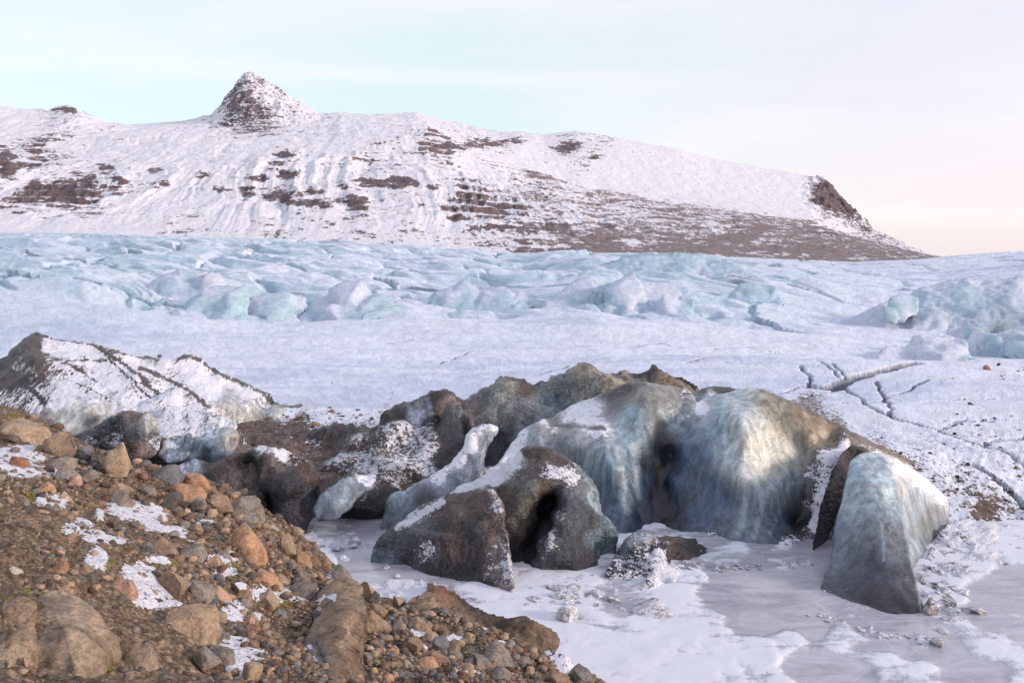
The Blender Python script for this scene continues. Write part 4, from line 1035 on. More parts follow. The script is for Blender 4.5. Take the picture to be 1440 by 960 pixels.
B('ice_mound', [(120, 700), (110, 640), (125, 605), (150, 585), (190, 578), (232, 570), (262, 571), (290, 578), (316, 590), (336, 608), (342, 635), (335, 665), (300, 700), (200, 710)],
  [(150, 590, 46, 'brown', .4), (190, 582, 47, 'brown', .55), (235, 574, 49, 'brown', .5), (262, 576, 49, 'brown', .6), (250, 592, 45, 'brown', .5), (295, 585, 47, 'brown', .45), (320, 600, 45, 'icegrey', .5), (230, 605, 42.5, 'brown', .5), (300, 600, 43.5, 'icegrey', .45), (335, 620, 43, 'brown', .3), (325, 640, 42.3, 'pinkbrown', 0), (240, 640, 42.5, 'black', 0), (290, 665, 41, 'black', 0), (180, 655, 42.3, 'black', 0), (130, 625, 42, 'dark', .3), (150, 660, 41.5, 'black', 0), (230, 680, 40.5, 'black', 0)],  # black points paint the shade of the hollow under the front
  'low mound with speckled snow on top and a black hollow under its front', 'ice mound', thick=6, step=3.6, edge=9, amp=.18, freq=.8, c=7, fac=0.5, cell=1.4, mat=M_DIRTY)
B('ice_block', [(140, 612), (146, 594), (165, 584), (190, 580), (208, 584), (221, 597), (226, 618), (218, 638), (196, 645), (170, 636), (150, 626)],
  [(152, 600, 40.8, 'darkgrey', .3), (170, 590, 40.6, 'dark', .4), (165, 620, 40, 'darkgrey', .45), (190, 588, 40, 'pinkbrown', .1), (196, 605, 39.2, 'grey', .1), (210, 600, 39.6, 'pale', .1), (215, 620, 39.7, 'grey', .5), (200, 632, 39.5, 'pinkbrown', .1), (180, 630, 39.7, 'brown', .2)],
  'dark speckled ice boulder with a pale grey right face below the speckled mound', 'ice block', thick=3, step=3, edge=9, amp=.12, freq=1.2, jit=1.2, c=6, fac=0.5, cell=0.9, rnd=.35)
B('ice_block', [(226, 640), (233, 625), (246, 613), (260, 611), (272, 617), (270, 634), (258, 646), (240, 650)],
  [(235, 630, 39.8, 'grey', .6), (252, 616, 40, 'icegrey', .4), (262, 630, 39.4, 'bluegrey', 0), (250, 640, 39.2, 'icegrey', .1), (240, 645, 39.3, 'lav', .3)],
  'small grey blue ice lump left of the translucent ice block', 'ice block', thick=2, step=3, edge=8, amp=.08, jit=1, fac=0.5, cell=0.6, rnd=.35)
B('ice_block', [(258, 645), (266, 625), (280, 610), (300, 603), (322, 602), (336, 610), (334, 628), (322, 645), (298, 655), (272, 655)],
  [(270, 630, 39.4, 'bluegrey', 0), (285, 612, 39.6, 'cyan', .3), (300, 606, 40, 'icegrey', .5), (300, 625, 38.8, 'bluegrey', 0), (318, 612, 39.2, 'pale', .1), (328, 620, 39.5, 'pinkbrown', 0), (310, 642, 38.9, 'bluemid', 0), (285, 648, 39, 'darkgrey', 0)],
  'translucent blue grey ice block with pinkish right end under the speckled mound', 'ice block', thick=2.5, step=3, edge=9, amp=.1, jit=1.2, fac=0.5, cell=0.7, mat=M_SILK, rnd=.35)
B('ice_block', [(215, 700), (230, 672), (262, 660), (300, 650), (335, 640), (356, 648), (368, 670), (376, 705), (380, 740), (300, 730), (230, 720)],
  [(270, 662, 37.8, 'lav', .35), (300, 655, 37.4, 'brown', 0), (330, 648, 37.6, 'brown', 0), (345, 655, 37.4, 'olive', 0), (330, 670, 36.6, 'pinkbrown', 0), (290, 680, 36.6, 'darkgrey', 0), (350, 690, 36.2, 'olive', 0), (300, 705, 36, 'dark', 0), (250, 690, 37, 'dark', 0), (370, 720, 36, 'dark', 0)],
  'low brown mottled ice block behind the orange boulders on the crest', 'ice block', thick=3, step=3.4, edge=9, amp=.2, freq=1.1, fac=0.6, cell=1.1)
B('ice_block', [(338, 655), (342, 636), (355, 626), (378, 624), (402, 630), (428, 640), (446, 655), (452, 680), (446, 705), (436, 735), (420, 765), (385, 765), (365, 720), (350, 690)],
  [(346, 640, 37.2, 'black', 0), (360, 660, 37.5, 'black', 0), (370, 700, 37.2, 'black', 0), (372, 632, 36.5, 'pinkbrown', .35), (378, 655, 35.9, 'pinkbrown', 0), (385, 690, 35.6, 'dark', 0), (395, 632, 36.8, 'pinkbrown', .8), (415, 645, 36.8, 'brown', .3), (410, 680, 35.6, 'dark', 0), (435, 665, 36.6, 'brown', 0), (440, 700, 36.6, 'darkgrey', 0), (420, 730, 35.8, 'dark', 0), (395, 740, 35.5, 'black', 0), (370, 625, 37.5, 'brown', .6)],  # left side black: shade of the hollow put into the colour
  'tall dark brown ice block with a black hollow left side and snow rim on top', 'ice block', thick=3, step=3, edge=9, amp=.14, freq=1.4, jit=1.5, c=6, fac=0.45, cell=0.9)

# --- dirty mound, fin and slab in the left middle
B('ice_mound', [(395, 790), (405, 735), (415, 700), (440, 668), (480, 642), (520, 626), (560, 610), (595, 600), (624, 596), (645, 603), (652, 625), (645, 655), (610, 700), (590, 760), (560, 790)],
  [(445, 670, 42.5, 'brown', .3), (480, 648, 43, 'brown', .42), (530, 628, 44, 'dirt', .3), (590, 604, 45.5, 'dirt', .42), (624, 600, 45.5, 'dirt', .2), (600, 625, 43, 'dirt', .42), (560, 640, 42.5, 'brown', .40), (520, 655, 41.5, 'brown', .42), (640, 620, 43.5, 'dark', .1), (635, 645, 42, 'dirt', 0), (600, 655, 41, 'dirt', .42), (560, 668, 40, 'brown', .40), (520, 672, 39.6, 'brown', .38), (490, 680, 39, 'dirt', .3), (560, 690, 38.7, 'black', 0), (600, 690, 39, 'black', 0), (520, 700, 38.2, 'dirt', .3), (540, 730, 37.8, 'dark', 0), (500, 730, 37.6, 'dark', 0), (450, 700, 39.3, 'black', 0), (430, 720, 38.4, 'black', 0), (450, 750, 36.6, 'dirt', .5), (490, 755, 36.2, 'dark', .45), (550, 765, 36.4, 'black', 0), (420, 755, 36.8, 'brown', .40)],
  'dark dirty ice mound with streaks of snow over its back behind the pale slab', 'ice mound', thick=5, step=3.4, edge=8, amp=.2, freq=.9, c=6, fac=0.45, cell=1.3)
B('ice_fin', [(536, 775), (538, 735), (548, 700), (575, 685), (605, 670), (632, 652), (652, 630), (658, 610), (672, 601), (690, 598), (699, 602), (694, 616), (684, 632), (678, 650), (680, 668), (655, 690), (615, 735), (580, 775)],
  [(690, 601, 38.8, 'icegrey', .5), (668, 608, 38.6, 'icegrey', .4), (660, 625, 38.2, 'snow', .85), (682, 625, 38.4, 'bluegrey', .1), (650, 645, 38, 'lav', .6), (665, 650, 37.8, 'bluegrey', 0), (620, 668, 37.6, 'lav', .5), (640, 675, 37.2, 'bluegrey', 0), (560, 695, 37, 'icegrey', .2), (600, 700, 36.6, 'darkgrey', 0), (555, 720, 36.5, 'bluegrey', 0), (580, 740, 36, 'dark', 0), (550, 765, 35.8, 'dark', 0), (670, 665, 37.4, 'grey', 0)],
  'curved grey ice fin rising to an upturned pale tip behind the domed ice', 'ice fin', thick=1.2, step=3, edge=9, amp=.1, freq=1.2, jit=1.2, c=6, mat=M_SILK)
B('ice_slab', [(442, 726), (443, 708), (452, 692), (474, 677), (504, 668), (529, 666), (526, 680), (505, 700), (490, 716), (474, 729), (455, 731)],
  [(448, 715, 35.8, 'icegrey', 0), (456, 695, 35.9, 'icegrey', .05), (480, 680, 36.2, 'icegrey', .2), (515, 670, 37, 'icegrey', .55), (500, 690, 36.2, 'grey', 0), (475, 710, 35.4, 'icegrey', 0), (462, 725, 35.3, 'grey', 0)],
  'small tilted pale blue grey ice slab lying against the dark mound', 'ice slab', thick=.7, step=2.6, edge=6, amp=.05, jit=1, fac=0.3, cell=0.5, mat=M_SILK)

# --- back ridge and the blue walls
B('ice_ridge', [(420, 640), (432, 613), (470, 607), (518, 601), (556, 584), (578, 568), (598, 554), (617, 548), (632, 555), (652, 560), (688, 546), (712, 534), (730, 538), (746, 544), (772, 540), (800, 528), (822, 520), (846, 523), (872, 519), (898, 522), (930, 527), (962, 528), (982, 540), (996, 560), (1002, 600), (990, 680), (850, 710), (700, 700), (600, 670), (500, 660)],
  [(440, 612, 48, 'brown', .1), (500, 606, 47, 'dirt', .0), (556, 588, 47.5, 'dirt', 0), (500, 630, 44.5, 'brown', .35), (560, 605, 46, 'dirt', 0), (588, 566, 47.5, 'grey', 0), (592, 590, 46.4, 'lav', 0), (616, 552, 47.5, 'dirt', 0), (612, 580, 45.6, 'brown', 0), (600, 600, 46, 'darkgrey', 0), (640, 562, 48, 'pinkbrown', 0), (640, 590, 46.4, 'grey', 0), (690, 550, 48, 'greygreen', 0), (665, 585, 46.8, 'pinkbrown', 0), (712, 540, 48, 'yelgrey', 0), (740, 545, 48.6, 'brown', 0), (705, 575, 46, 'greygreen', 0), (735, 580, 46.2, 'grey', 0), (760, 545, 49.5, 'yelgrey', 0),
   (775, 570, 47.6, 'bluegrey', 0), (800, 532, 49.5, 'greygreen', 0), (822, 524, 49, 'yellow', 0), (830, 550, 47, 'yelgrey', 0), (872, 523, 49.5, 'yellow', 0), (868, 545, 47.4, 'yellow', 0), (900, 526, 49.5, 'yelgrey', 0), (915, 545, 48, 'brown', 0), (935, 530, 49.5, 'brown', 0), (930, 545, 47.6, 'yelbrown', 0), (965, 532, 50, 'dirt', 0), (962, 550, 48, 'yelbrown', 0), (985, 555, 49, 'yelgrey', 0), (700, 620, 45, 'dark', 0), (700, 650, 44, 'dark', 0), (640, 640, 45, 'dark', 0), (780, 600, 46, 'bluegrey', 0), (900, 600, 46, 'grey', 0), (740, 620, 45, 'grey', 0)],
  'long wavy yellow brown ice ridge with a dark dirt rim behind the blue ice walls', 'ice ridge', thick=4, step=3.4, edge=6, rnd=.7, amp=.22, freq=.7, c=6, detail=.06, fac=0.3, cell=1.6, flute=0.45, lines=[([(618, 550), (632, 557), (652, 561)], 2.5, 'dirt', 0), ([(712, 536), (730, 539), (746, 545), (770, 542)], 2.2, 'dirt', 0), ([(895, 523), (930, 528), (962, 530), (982, 541)], 3.5, 'dirt', 0), ([(578, 569), (598, 556), (616, 549)], 2, 'dirt', 0), ([(600, 560), (606, 585), (600, 605)], 3, 'lav', 0, .5), ([(822, 522), (846, 524), (872, 521)], 1.6, 'brown', 0, .8),
   ([(650, 565), (660, 590), (655, 612)], 3, 'brown', 0, .6), ([(690, 550), (700, 580), (696, 610)], 2.5, 'greygreen', 0, .5), ([(430, 614), (470, 608), (518, 602), (556, 585)], 6, 'dirt', 0, .9)])
B('ice_block', [(955, 600), (958, 575), (968, 560), (985, 548), (1005, 543), (1025, 546), (1036, 552), (1030, 580), (1000, 600)],
  [(985, 552, 45, 'dirt', 0), (1010, 547, 45, 'dirt', 0), (1028, 550, 45, 'dirt', 0), (1000, 557, 44, 'pale', .5), (985, 562, 43.5, 'icegrey', .3), (965, 575, 43.5, 'dirt', 0), (1010, 575, 43, 'grey', 0)],
  'small dark capped ice knob with a pale rim between the ridge and the biggest block', 'ice block', thick=3, step=3, edge=6, amp=.08)
B('ice_wall', [(628, 735), (630, 692), (634, 678), (652, 668), (682, 660), (702, 648), (718, 626), (738, 604), (762, 590), (788, 577), (812, 566), (838, 556), (864, 545), (890, 538), (930, 540), (960, 546), (974, 556), (980, 566), (990, 560), (1008, 554), (1034, 549), (1062, 546), (1086, 553), (1115, 566), (1145, 580), (1178, 597), (1212, 614), (1252, 634), (1300, 657), (1350, 686), (1400, 716), (1440, 742), (1436, 765), (1370, 772), (1320, 790), (1270, 820), (1210, 840), (1150, 850), (1040, 850), (965, 830), (900, 805), (840, 810), (760, 800), (660, 780)],
  [(640, 685, 37.6, 'lav', .3), (660, 672, 38, 'lav', .45), (650, 700, 37, 'bluegrey', 0), (690, 664, 38.2, 'lav', .5), (715, 640, 39.5, 'snow', .55), (740, 612, 41, 'icegrey', .6), (765, 596, 42, 'snow', .5), (700, 690, 37.4, 'lav', .2), (725, 660, 38.6, 'lav', .3),
   (775, 588, 42.8, 'dirt', .2), (800, 590, 42, 'snow', .50), (760, 603, 40.4, 'dirt', .2), (780, 600, 41.2, 'dirt', .4), (820, 590, 41.6, 'snow', .55), (850, 595, 40.5, 'snow', .55), (845, 603, 39.8, 'dirt', .5), (750, 614, 39.7, 'icegrey', .1), (800, 612, 39.2, 'bluegrey', 0),
   (820, 568, 44, 'snow', .55), (850, 556, 44, 'dirt', .2), (880, 548, 44, 'dirt', .1), (870, 570, 42.5, 'dirt', .05), (838, 575, 43, 'snow', .48), (895, 555, 42, 'yelgrey', 0), (915, 550, 41.8, 'yelgrey', 0), (945, 556, 42, 'yelgrey', 0), (960, 553, 43.2, 'dirt', .3), (870, 560, 43.2, 'dirt', .05), (890, 552, 43.2, 'dirt', .05), (855, 585, 42, 'dirt', .1), (800, 600, 41.2, 'dirt', .15), (775, 596, 41.8, 'dirt', .1), (970, 570, 41.5, 'yelgrey', 0),
   (870, 598, 40.2, 'cyanpale', .1), (885, 585, 40.2, 'cyan', 0), (920, 590, 40, 'greygreen', 0), (955, 595, 41, 'icegrey', 0),
   (770, 640, 39, 'bluegrey', 0), (810, 650, 38.8, 'bluegrey', 0), (850, 630, 38, 'icegrey', 0), (866, 660, 37.3, 'cyan', 0), (870, 700, 36.9, 'bluemid', 0), (865, 750, 35.6, 'blue', 0), (840, 700, 37.8, 'bluegrey', 0), (885, 640, 38.4, 'bluemid', 0), (890, 620, 38.8, 'cyan', 0), (900, 680, 38.1, 'blue', 0), (885, 760, 35.2, 'deep', 0),
   (932, 680, 38.9, 'black', 0), (928, 650, 39.2, 'black', 0), (918, 700, 38.2, 'dark', 0), (925, 735, 37.0, 'black', 0), (903, 730, 37.0, 'deep', 0), (905, 650, 38.8, 'deep', 0), (940, 720, 37.4, 'black', 0), (915, 720, 37.3, 'deep', 0), (905, 755, 35.8, 'deep', 0), (940, 755, 35.7, 'black', 0), (945, 640, 39.9, 'deep', 0), (760, 760, 38, 'dark', 0),  # shade in the cleft painted with black and deep albedo
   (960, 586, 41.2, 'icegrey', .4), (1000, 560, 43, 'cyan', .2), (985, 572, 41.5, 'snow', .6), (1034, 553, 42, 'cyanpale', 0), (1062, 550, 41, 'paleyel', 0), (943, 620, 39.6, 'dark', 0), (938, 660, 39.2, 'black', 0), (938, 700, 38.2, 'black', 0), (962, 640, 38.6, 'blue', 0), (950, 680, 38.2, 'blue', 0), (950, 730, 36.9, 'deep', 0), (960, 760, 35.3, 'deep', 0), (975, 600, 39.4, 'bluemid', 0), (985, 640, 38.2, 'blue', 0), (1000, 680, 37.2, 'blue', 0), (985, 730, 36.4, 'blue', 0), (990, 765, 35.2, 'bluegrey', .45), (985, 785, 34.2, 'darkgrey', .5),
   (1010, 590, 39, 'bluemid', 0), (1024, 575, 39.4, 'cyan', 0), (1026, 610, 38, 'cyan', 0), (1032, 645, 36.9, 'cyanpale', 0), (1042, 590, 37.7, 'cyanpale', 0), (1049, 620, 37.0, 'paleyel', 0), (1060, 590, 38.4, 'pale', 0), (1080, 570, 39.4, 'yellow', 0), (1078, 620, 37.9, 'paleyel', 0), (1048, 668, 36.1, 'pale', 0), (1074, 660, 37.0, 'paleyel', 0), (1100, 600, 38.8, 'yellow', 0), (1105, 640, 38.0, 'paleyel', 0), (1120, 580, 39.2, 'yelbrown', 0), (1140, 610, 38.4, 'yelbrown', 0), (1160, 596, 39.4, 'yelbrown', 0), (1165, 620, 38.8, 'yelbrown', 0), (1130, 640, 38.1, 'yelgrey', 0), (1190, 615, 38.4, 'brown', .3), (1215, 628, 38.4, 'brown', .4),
   (1020, 700, 36.6, 'blue', 0), (1050, 700, 35.8, 'bluegrey', 0), (1085, 690, 36.2, 'icegrey', 0), (1060, 740, 34.9, 'bluegrey', 0), (1040, 765, 34.4, 'bluegrey', .1), (1090, 740, 35.4, 'blue', 0), (1110, 680, 36.9, 'bluegrey', 0), (1145, 665, 37.2, 'darkgrey', .4), (1165, 640, 37.2, 'darkgrey', .5), (1135, 700, 36.8, 'dark', .35), (1155, 700, 36.2, 'darkgrey', .5), (1120, 735, 36.6, 'black', .0), (1140, 750, 35.2, 'dark', .3), (1110, 765, 34.0, 'darkgrey', .4), (1060, 785, 33.7, 'dark', .35), (1140, 780, 34.0, 'darkgrey', .45), (1175, 700, 36, 'dark', .2), (1230, 650, 39, 'brown', .5), (1240, 700, 38, 'brown', .5), (1215, 620, 39.4, 'yelbrown', .1), (1255, 642, 39.8, 'yelbrown', .3), (1300, 664, 40.2, 'brown', .5), (1350, 692, 39.9, 'brown', .5), (1400, 722, 39.2, 'brown', .5), (1430, 748, 37.9, 'snow', .65), (1330, 705, 39.2, 'snow', .62), (1340, 742, 37.2, 'snow', .7), (1385, 752, 36.9, 'snow', .6), (1300, 695, 39.2, 'snow', .7), (1280, 720, 38, 'snow', .7), (1300, 765, 35.9, 'snow', .7), (1280, 800, 33.6, 'dark', .5), (1000, 800, 33.4, 'dark', .3), (1100, 790, 33.4, 'dark', .35)],  # the black point paints the shade of the small cavity
  'huge ice mass of two blue grey walls split by a black cleft, with a pale yellow brown shoulder', 'ice block', thick=4.5, step=3, edge=6, rnd=.6, amp=.05, detail=.012, freq=1.0, jit=1.2, c=7, fac=0.05, cell=1.3, mat=M_SILK, flute=0.12, lines=[([(1022, 560), (1017, 595), (1024, 640)], 4, 'cyanpale', 0, .7), ([(1034, 556), (1033, 600), (1043, 650), (1050, 668)], 4, 'pale', 0, .7), ([(1010, 562), (1004, 610), (1010, 650)], 2.2, 'cyan', 0, .6), ([(990, 600), (994, 650), (990, 700)], 2, 'bluemid', 0, .6), ([(970, 610), (972, 680)], 1.6, 'bluemid', 0, .5),
   ([(1052, 668), (1050, 705), (1040, 750)], 4, 'icegrey', 0, .6), ([(1085, 665), (1075, 705), (1060, 755)], 3.5, 'icegrey', 0, .55), ([(1110, 670), (1098, 710), (1082, 750)], 3, 'icegrey', 0, .4), ([(1065, 670), (1062, 720)], 2, 'cyan', 0, .4), ([(868, 610), (872, 660), (880, 720)], 5, 'icegrey', 0, .6), ([(890, 600), (888, 650), (898, 700)], 3, 'cyan', 0, .4), ([(850, 640), (858, 690), (862, 730)], 3, 'bluemid', 0, .5),
   ([(930, 600), (926, 650), (934, 700), (936, 752)], 10, 'black', 0, .85), ([(1062, 548), (1100, 561), (1145, 580), (1190, 606), (1252, 636), (1300, 659), (1350, 688), (1400, 718)], 2.5, 'brown', .1, .7), ([(1205, 630), (1250, 655), (1290, 668)], 3, 'brown', .35, .6), ([(1165, 655), (1150, 700), (1145, 745)], 7, 'dark', .52, .9), ([(1190, 622), (1172, 645)], 5, 'dark', .55, .9), ([(1045, 668), (1055, 672)], 3, 'snow', .9, .9), ([(850, 552), (875, 546), (905, 540)], 3, 'dirt', 0, .9), ([(780, 596), (830, 603), (850, 603)], 2.5, 'dirt', .1, .8)])  # first wide black stroke is painted shade along the cleft
B('ice_slab', [(1144, 790), (1146, 745), (1158, 700), (1168, 665), (1182, 640), (1196, 628), (1212, 628), (1222, 640), (1212, 665), (1205, 710), (1195, 760), (1180, 800)],
  [(1190, 633, 36.6, 'dirt', .0), (1178, 650, 35.6, 'dirt', .1), (1168, 690, 35, 'dirt', 0), (1158, 730, 34.5, 'dark', 0), (1152, 770, 34, 'dark', .2), (1200, 650, 37.4, 'black', 0), (1188, 690, 36.8, 'black', 0), (1180, 740, 36, 'black', 0), (1170, 775, 35, 'dark', 0), (1212, 632, 37, 'dirt', .1)],  # brown dirt, plus the side wall's shadow put into the colour
  'dark brown curved ice slab standing between the biggest block and the pale prong', 'ice slab', thick=1.6, step=3, edge=6, amp=.1, freq=1.2, c=6)
B('ice_prong', [(1134, 885), (1146, 848), (1158, 815), (1168, 785), (1174, 745), (1184, 705), (1192, 668), (1199, 647), (1212, 637), (1230, 637), (1246, 645), (1257, 668), (1264, 695), (1272, 735), (1281, 785), (1292, 835), (1312, 912), (1250, 920), (1180, 905)],
  [(1212, 641, 33.6, 'cyanpale', .05), (1200, 662, 32.8, 'cyan', 0), (1232, 642, 33.6, 'cyanpale', .1), (1222, 665, 32.3, 'cyanpale', 0), (1190, 700, 32.2, 'icegrey', 0), (1245, 660, 32.6, 'cyanpale', 0), (1218, 692, 31.5, 'icegrey', 0), (1240, 690, 31.3, 'cyanpale', 0), (1256, 690, 31.5, 'cyanpale', 0), (1215, 715, 31.0, 'icegrey', 0), (1245, 712, 30.8, 'icegrey', 0), (1262, 712, 31, 'icegrey', 0),
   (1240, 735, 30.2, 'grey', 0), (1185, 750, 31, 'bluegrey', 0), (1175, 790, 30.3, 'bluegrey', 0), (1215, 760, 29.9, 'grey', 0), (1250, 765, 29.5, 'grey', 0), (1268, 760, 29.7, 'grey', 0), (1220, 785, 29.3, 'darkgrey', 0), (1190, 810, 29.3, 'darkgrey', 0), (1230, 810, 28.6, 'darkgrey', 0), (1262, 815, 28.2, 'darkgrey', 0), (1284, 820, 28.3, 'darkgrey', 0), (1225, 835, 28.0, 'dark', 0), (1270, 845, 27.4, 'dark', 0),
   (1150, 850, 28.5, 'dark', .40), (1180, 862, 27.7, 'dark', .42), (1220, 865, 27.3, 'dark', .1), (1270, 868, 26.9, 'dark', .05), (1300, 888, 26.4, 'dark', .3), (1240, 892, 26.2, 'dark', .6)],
  'upright tapering pale blue ice prong with a dark grey foot standing in the lagoon ice', 'ice block', thick=2.2, step=2.6, edge=5, rnd=.5, amp=.035, freq=1.1, jit=.8, c=7, detail=.008, mat=M_SILK, flute=.04, lines=[([(1240, 735), (1243, 790)], 1.2, 'icegrey', 0, .7), ([(1262, 690), (1272, 745), (1284, 800), (1300, 880)], 1.6, 'icegrey', 0, .6), ([(1205, 690), (1235, 683), (1258, 688)], 2, 'pale', 0, .6)])
B('ice_wall', [(1222, 660), (1228, 640), (1250, 640), (1275, 654), (1300, 672), (1322, 692), (1334, 710), (1332, 735), (1318, 760), (1304, 790), (1296, 830), (1280, 850), (1255, 800), (1235, 720)],
  [(1240, 646, 34.4, 'pale', .3), (1270, 660, 35.0, 'snow', .7), (1300, 680, 35.8, 'snow', .7), (1322, 700, 36.8, 'snow', .6), (1265, 680, 33.6, 'pale', 0), (1290, 700, 34.6, 'icegrey', 0), (1312, 718, 35.8, 'greygreen', .1), (1275, 730, 33.2, 'icegrey', 0), (1300, 740, 34.4, 'greygreen', 0), (1320, 740, 35.8, 'grey', .3), (1285, 770, 32.4, 'icegrey', 0), (1302, 765, 33.8, 'grey', .15), (1290, 800, 31.5, 'grey', .3), (1285, 835, 29.8, 'darkgrey', .4), (1250, 750, 32.5, 'icegrey', 0)],
  'pale grey green ice wall with a snowy top edge sloping away behind the upright prong', 'ice block', thick=2.5, step=2.8, edge=4, rnd=.4, amp=.05, freq=1.2, jit=1, detail=.015, mat=M_SILK, flute=.06)
B('rubble_mound', [(1288, 850), (1294, 815), (1304, 785), (1320, 758), (1334, 732), (1362, 728), (1400, 742), (1440, 752), (1480, 765), (1480, 790), (1420, 795), (1372, 800), (1345, 822), (1325, 852), (1308, 885)],
  [(1335, 735, 35.90, 'brown', .6), (1370, 738, 36.30, 'snow', .56), (1420, 750, 36.30, 'snow', .62), (1460, 762, 35.90, 'snow', .62), (1318, 765, 34.10, 'dark', .5), (1350, 765, 33.80, 'brown', .52), (1400, 770, 33.70, 'snow', .62), (1450, 780, 33.10, 'snow', .62), (1306, 795, 31.50, 'dark', .45), (1340, 795, 31.30, 'brown', .5), (1375, 798, 31.30, 'snow', .62), (1300, 835, 29.10, 'dark', .4), (1322, 835, 28.80, 'brown', .5), (1308, 875, 26.60, 'dark', .45)],
  'rubbly snow bank at the right edge rising from the frozen lagoon behind the prong', 'snow bank', thick=1, step=3, edge=4, rnd=.3, amp=.16, freq=1.8, jit=2.5, fac=.35, cell=.6)
B('ice_block', [(518, 830), (524, 800), (529, 772), (546, 748), (576, 724), (612, 704), (646, 695), (680, 687), (694, 688), (705, 706), (714, 738), (720, 780), (722, 830), (718, 862), (700, 860), (660, 850), (600, 840), (560, 835)],
  [(540, 760, 32.6, 'darkgrey', .1), (535, 790, 32, 'bluegrey', 0), (575, 728, 33.4, 'grey', .45), (612, 709, 33.4, 'brown', .3), (650, 698, 33.2, 'brown', .05), (684, 690, 32.8, 'brown', 0), (640, 720, 32, 'brown', 0), (590, 750, 31.8, 'darkgrey', 0), (600, 775, 31.2, 'darkgrey', .42), (570, 800, 31.6, 'darkgrey', .1), (640, 765, 30.9, 'brown', 0), (620, 812, 30.4, 'dark', 0), (665, 800, 30.2, 'dark', .1), (690, 740, 31, 'brown', .1), (672, 750, 30.9, 'dark', 0), (700, 720, 31.4, 'brown', .35), (708, 770, 30.1, 'pinkbrown', .35), (698, 800, 29.6, 'pinkbrown', .4), (715, 815, 29, 'pinkbrown', .4), (713, 845, 28.6, 'pinkbrown', .35), (680, 830, 29.4, 'dark', .25), (560, 825, 31, 'darkgrey', 0)],
  'rounded brown domed ice block with a flaked snowy right edge, nearest the slope', 'ice block', thick=3, step=3, edge=11, amp=.12, freq=1.1, jit=1.2, c=8, fac=0.18, cell=1.3, lines=[([(690, 690), (706, 730), (714, 780), (716, 845)], 5, 'pinkbrown', .45, .8), ([(560, 745), (590, 722), (625, 704)], 3, 'grey', .6, .8)])
B('ice_block', [(636, 735), (640, 700), (664, 680), (700, 655), (732, 633), (758, 626), (784, 633), (812, 652), (836, 680), (846, 712), (858, 755), (870, 790), (862, 815), (800, 832), (735, 840), (690, 800)],
  [(655, 692, 34.6, 'icegrey', .7), (690, 668, 34.8, 'snow', .8), (720, 645, 35, 'snow', .75), (740, 633, 34.8, 'brown', .1), (762, 632, 34.6, 'dirt', 0), (785, 640, 34.6, 'brown', .1), (700, 690, 33.4, 'dirt', .05), (665, 700, 34, 'grey', .2), (715, 700, 32.8, 'brown', 0), (745, 665, 33.2, 'brown', .25), (750, 690, 32.2, 'yelgrey', 0), (735, 720, 32.2, 'olive', 0), (725, 745, 32.2, 'olive', 0),
   (765, 690, 32.4, 'brown', .1), (775, 660, 33.2, 'brown', .45), (800, 670, 33, 'brown', .5), (790, 695, 32.4, 'darkgrey', .3), (772, 705, 33.6, 'black', 0), (764, 728, 34.0, 'black', 0), (753, 748, 33.6, 'black', 0), (748, 762, 33.3, 'black', 0), (738, 770, 33.0, 'black', 0), (742, 775, 32.5, 'black', 0), (732, 795, 31.9, 'black', 0), (728, 812, 31.1, 'black', 0), (745, 790, 31.9, 'black', 0), (784, 730, 31.6, 'darkgrey', .35), (772, 765, 31.2, 'darkgrey', .3), (757, 800, 30.9, 'darkgrey', .2), (740, 820, 30.7, 'dark', .1), (810, 710, 32, 'darkgrey', .15), (800, 760, 31.4, 'darkgrey', .05), (820, 690, 32.8, 'grey', .1), (830, 730, 32.5, 'darkgrey', .1), (845, 750, 32.9, 'bluegrey', 0), (840, 700, 33.6, 'icegrey', .1), (855, 785, 32.8, 'bluegrey', 0), (825, 790, 31.5, 'dark', 0), (790, 810, 31, 'dark', 0), (850, 810, 31.6, 'darkgrey', .2)],  # run of black points paints the shade inside the hollow
  'brown peaked ice block split by a deep black hollow in its middle', 'ice block', thick=3.2, step=3, edge=10, amp=.12, freq=1.1, jit=1.4, c=7, fac=0.22, cell=1.1, lines=[([(776, 698), (762, 730), (748, 765), (732, 805)], 9, 'black', 0, .95), ([(655, 690), (690, 668), (728, 640)], 6, 'snow', .75, .8), ([(812, 655), (836, 682), (846, 712), (858, 755)], 3, 'icegrey', .1, .7), ([(788, 730), (775, 770), (760, 805)], 3, 'grey', .5, .7), ([(745, 800), (735, 815), (722, 822)], 2, 'snow', .9, .8)])  # wide black stroke: more painted shade down the hollow
B('ice_mound', [(840, 850), (850, 815), (862, 780), (874, 762), (888, 752), (906, 746), (926, 752), (948, 760), (975, 764), (996, 775), (1002, 795), (980, 815), (965, 850), (900, 862)],
  [(880, 762, 32, 'bluegrey', .3), (906, 750, 32.6, 'icegrey', .3), (930, 758, 32.8, 'brown', .3), (865, 800, 30.6, 'dark', .36), (885, 790, 30.8, 'dark', .36), (905, 775, 31.6, 'dark', .4), (925, 790, 31.2, 'dark', .5), (860, 832, 29.8, 'dark', .5), (890, 825, 29.7, 'dark', .45), (920, 815, 30, 'dark', .5), (945, 820, 30, 'snow', .8), (950, 780, 32.4, 'dirt', .1), (970, 775, 33, 'dark', .2), (985, 785, 33, 'dark', .1), (965, 800, 32, 'dark', .3), (940, 845, 29.2, 'snow', .8), (880, 850, 29, 'dark', .6)],
  'small black pyramid of ice speckled with snow at the foot of the blue walls', 'ice mound', thick=2.5, step=3, edge=6, amp=.16, freq=1.6, jit=2, c=7, fac=0.6, cell=0.7)
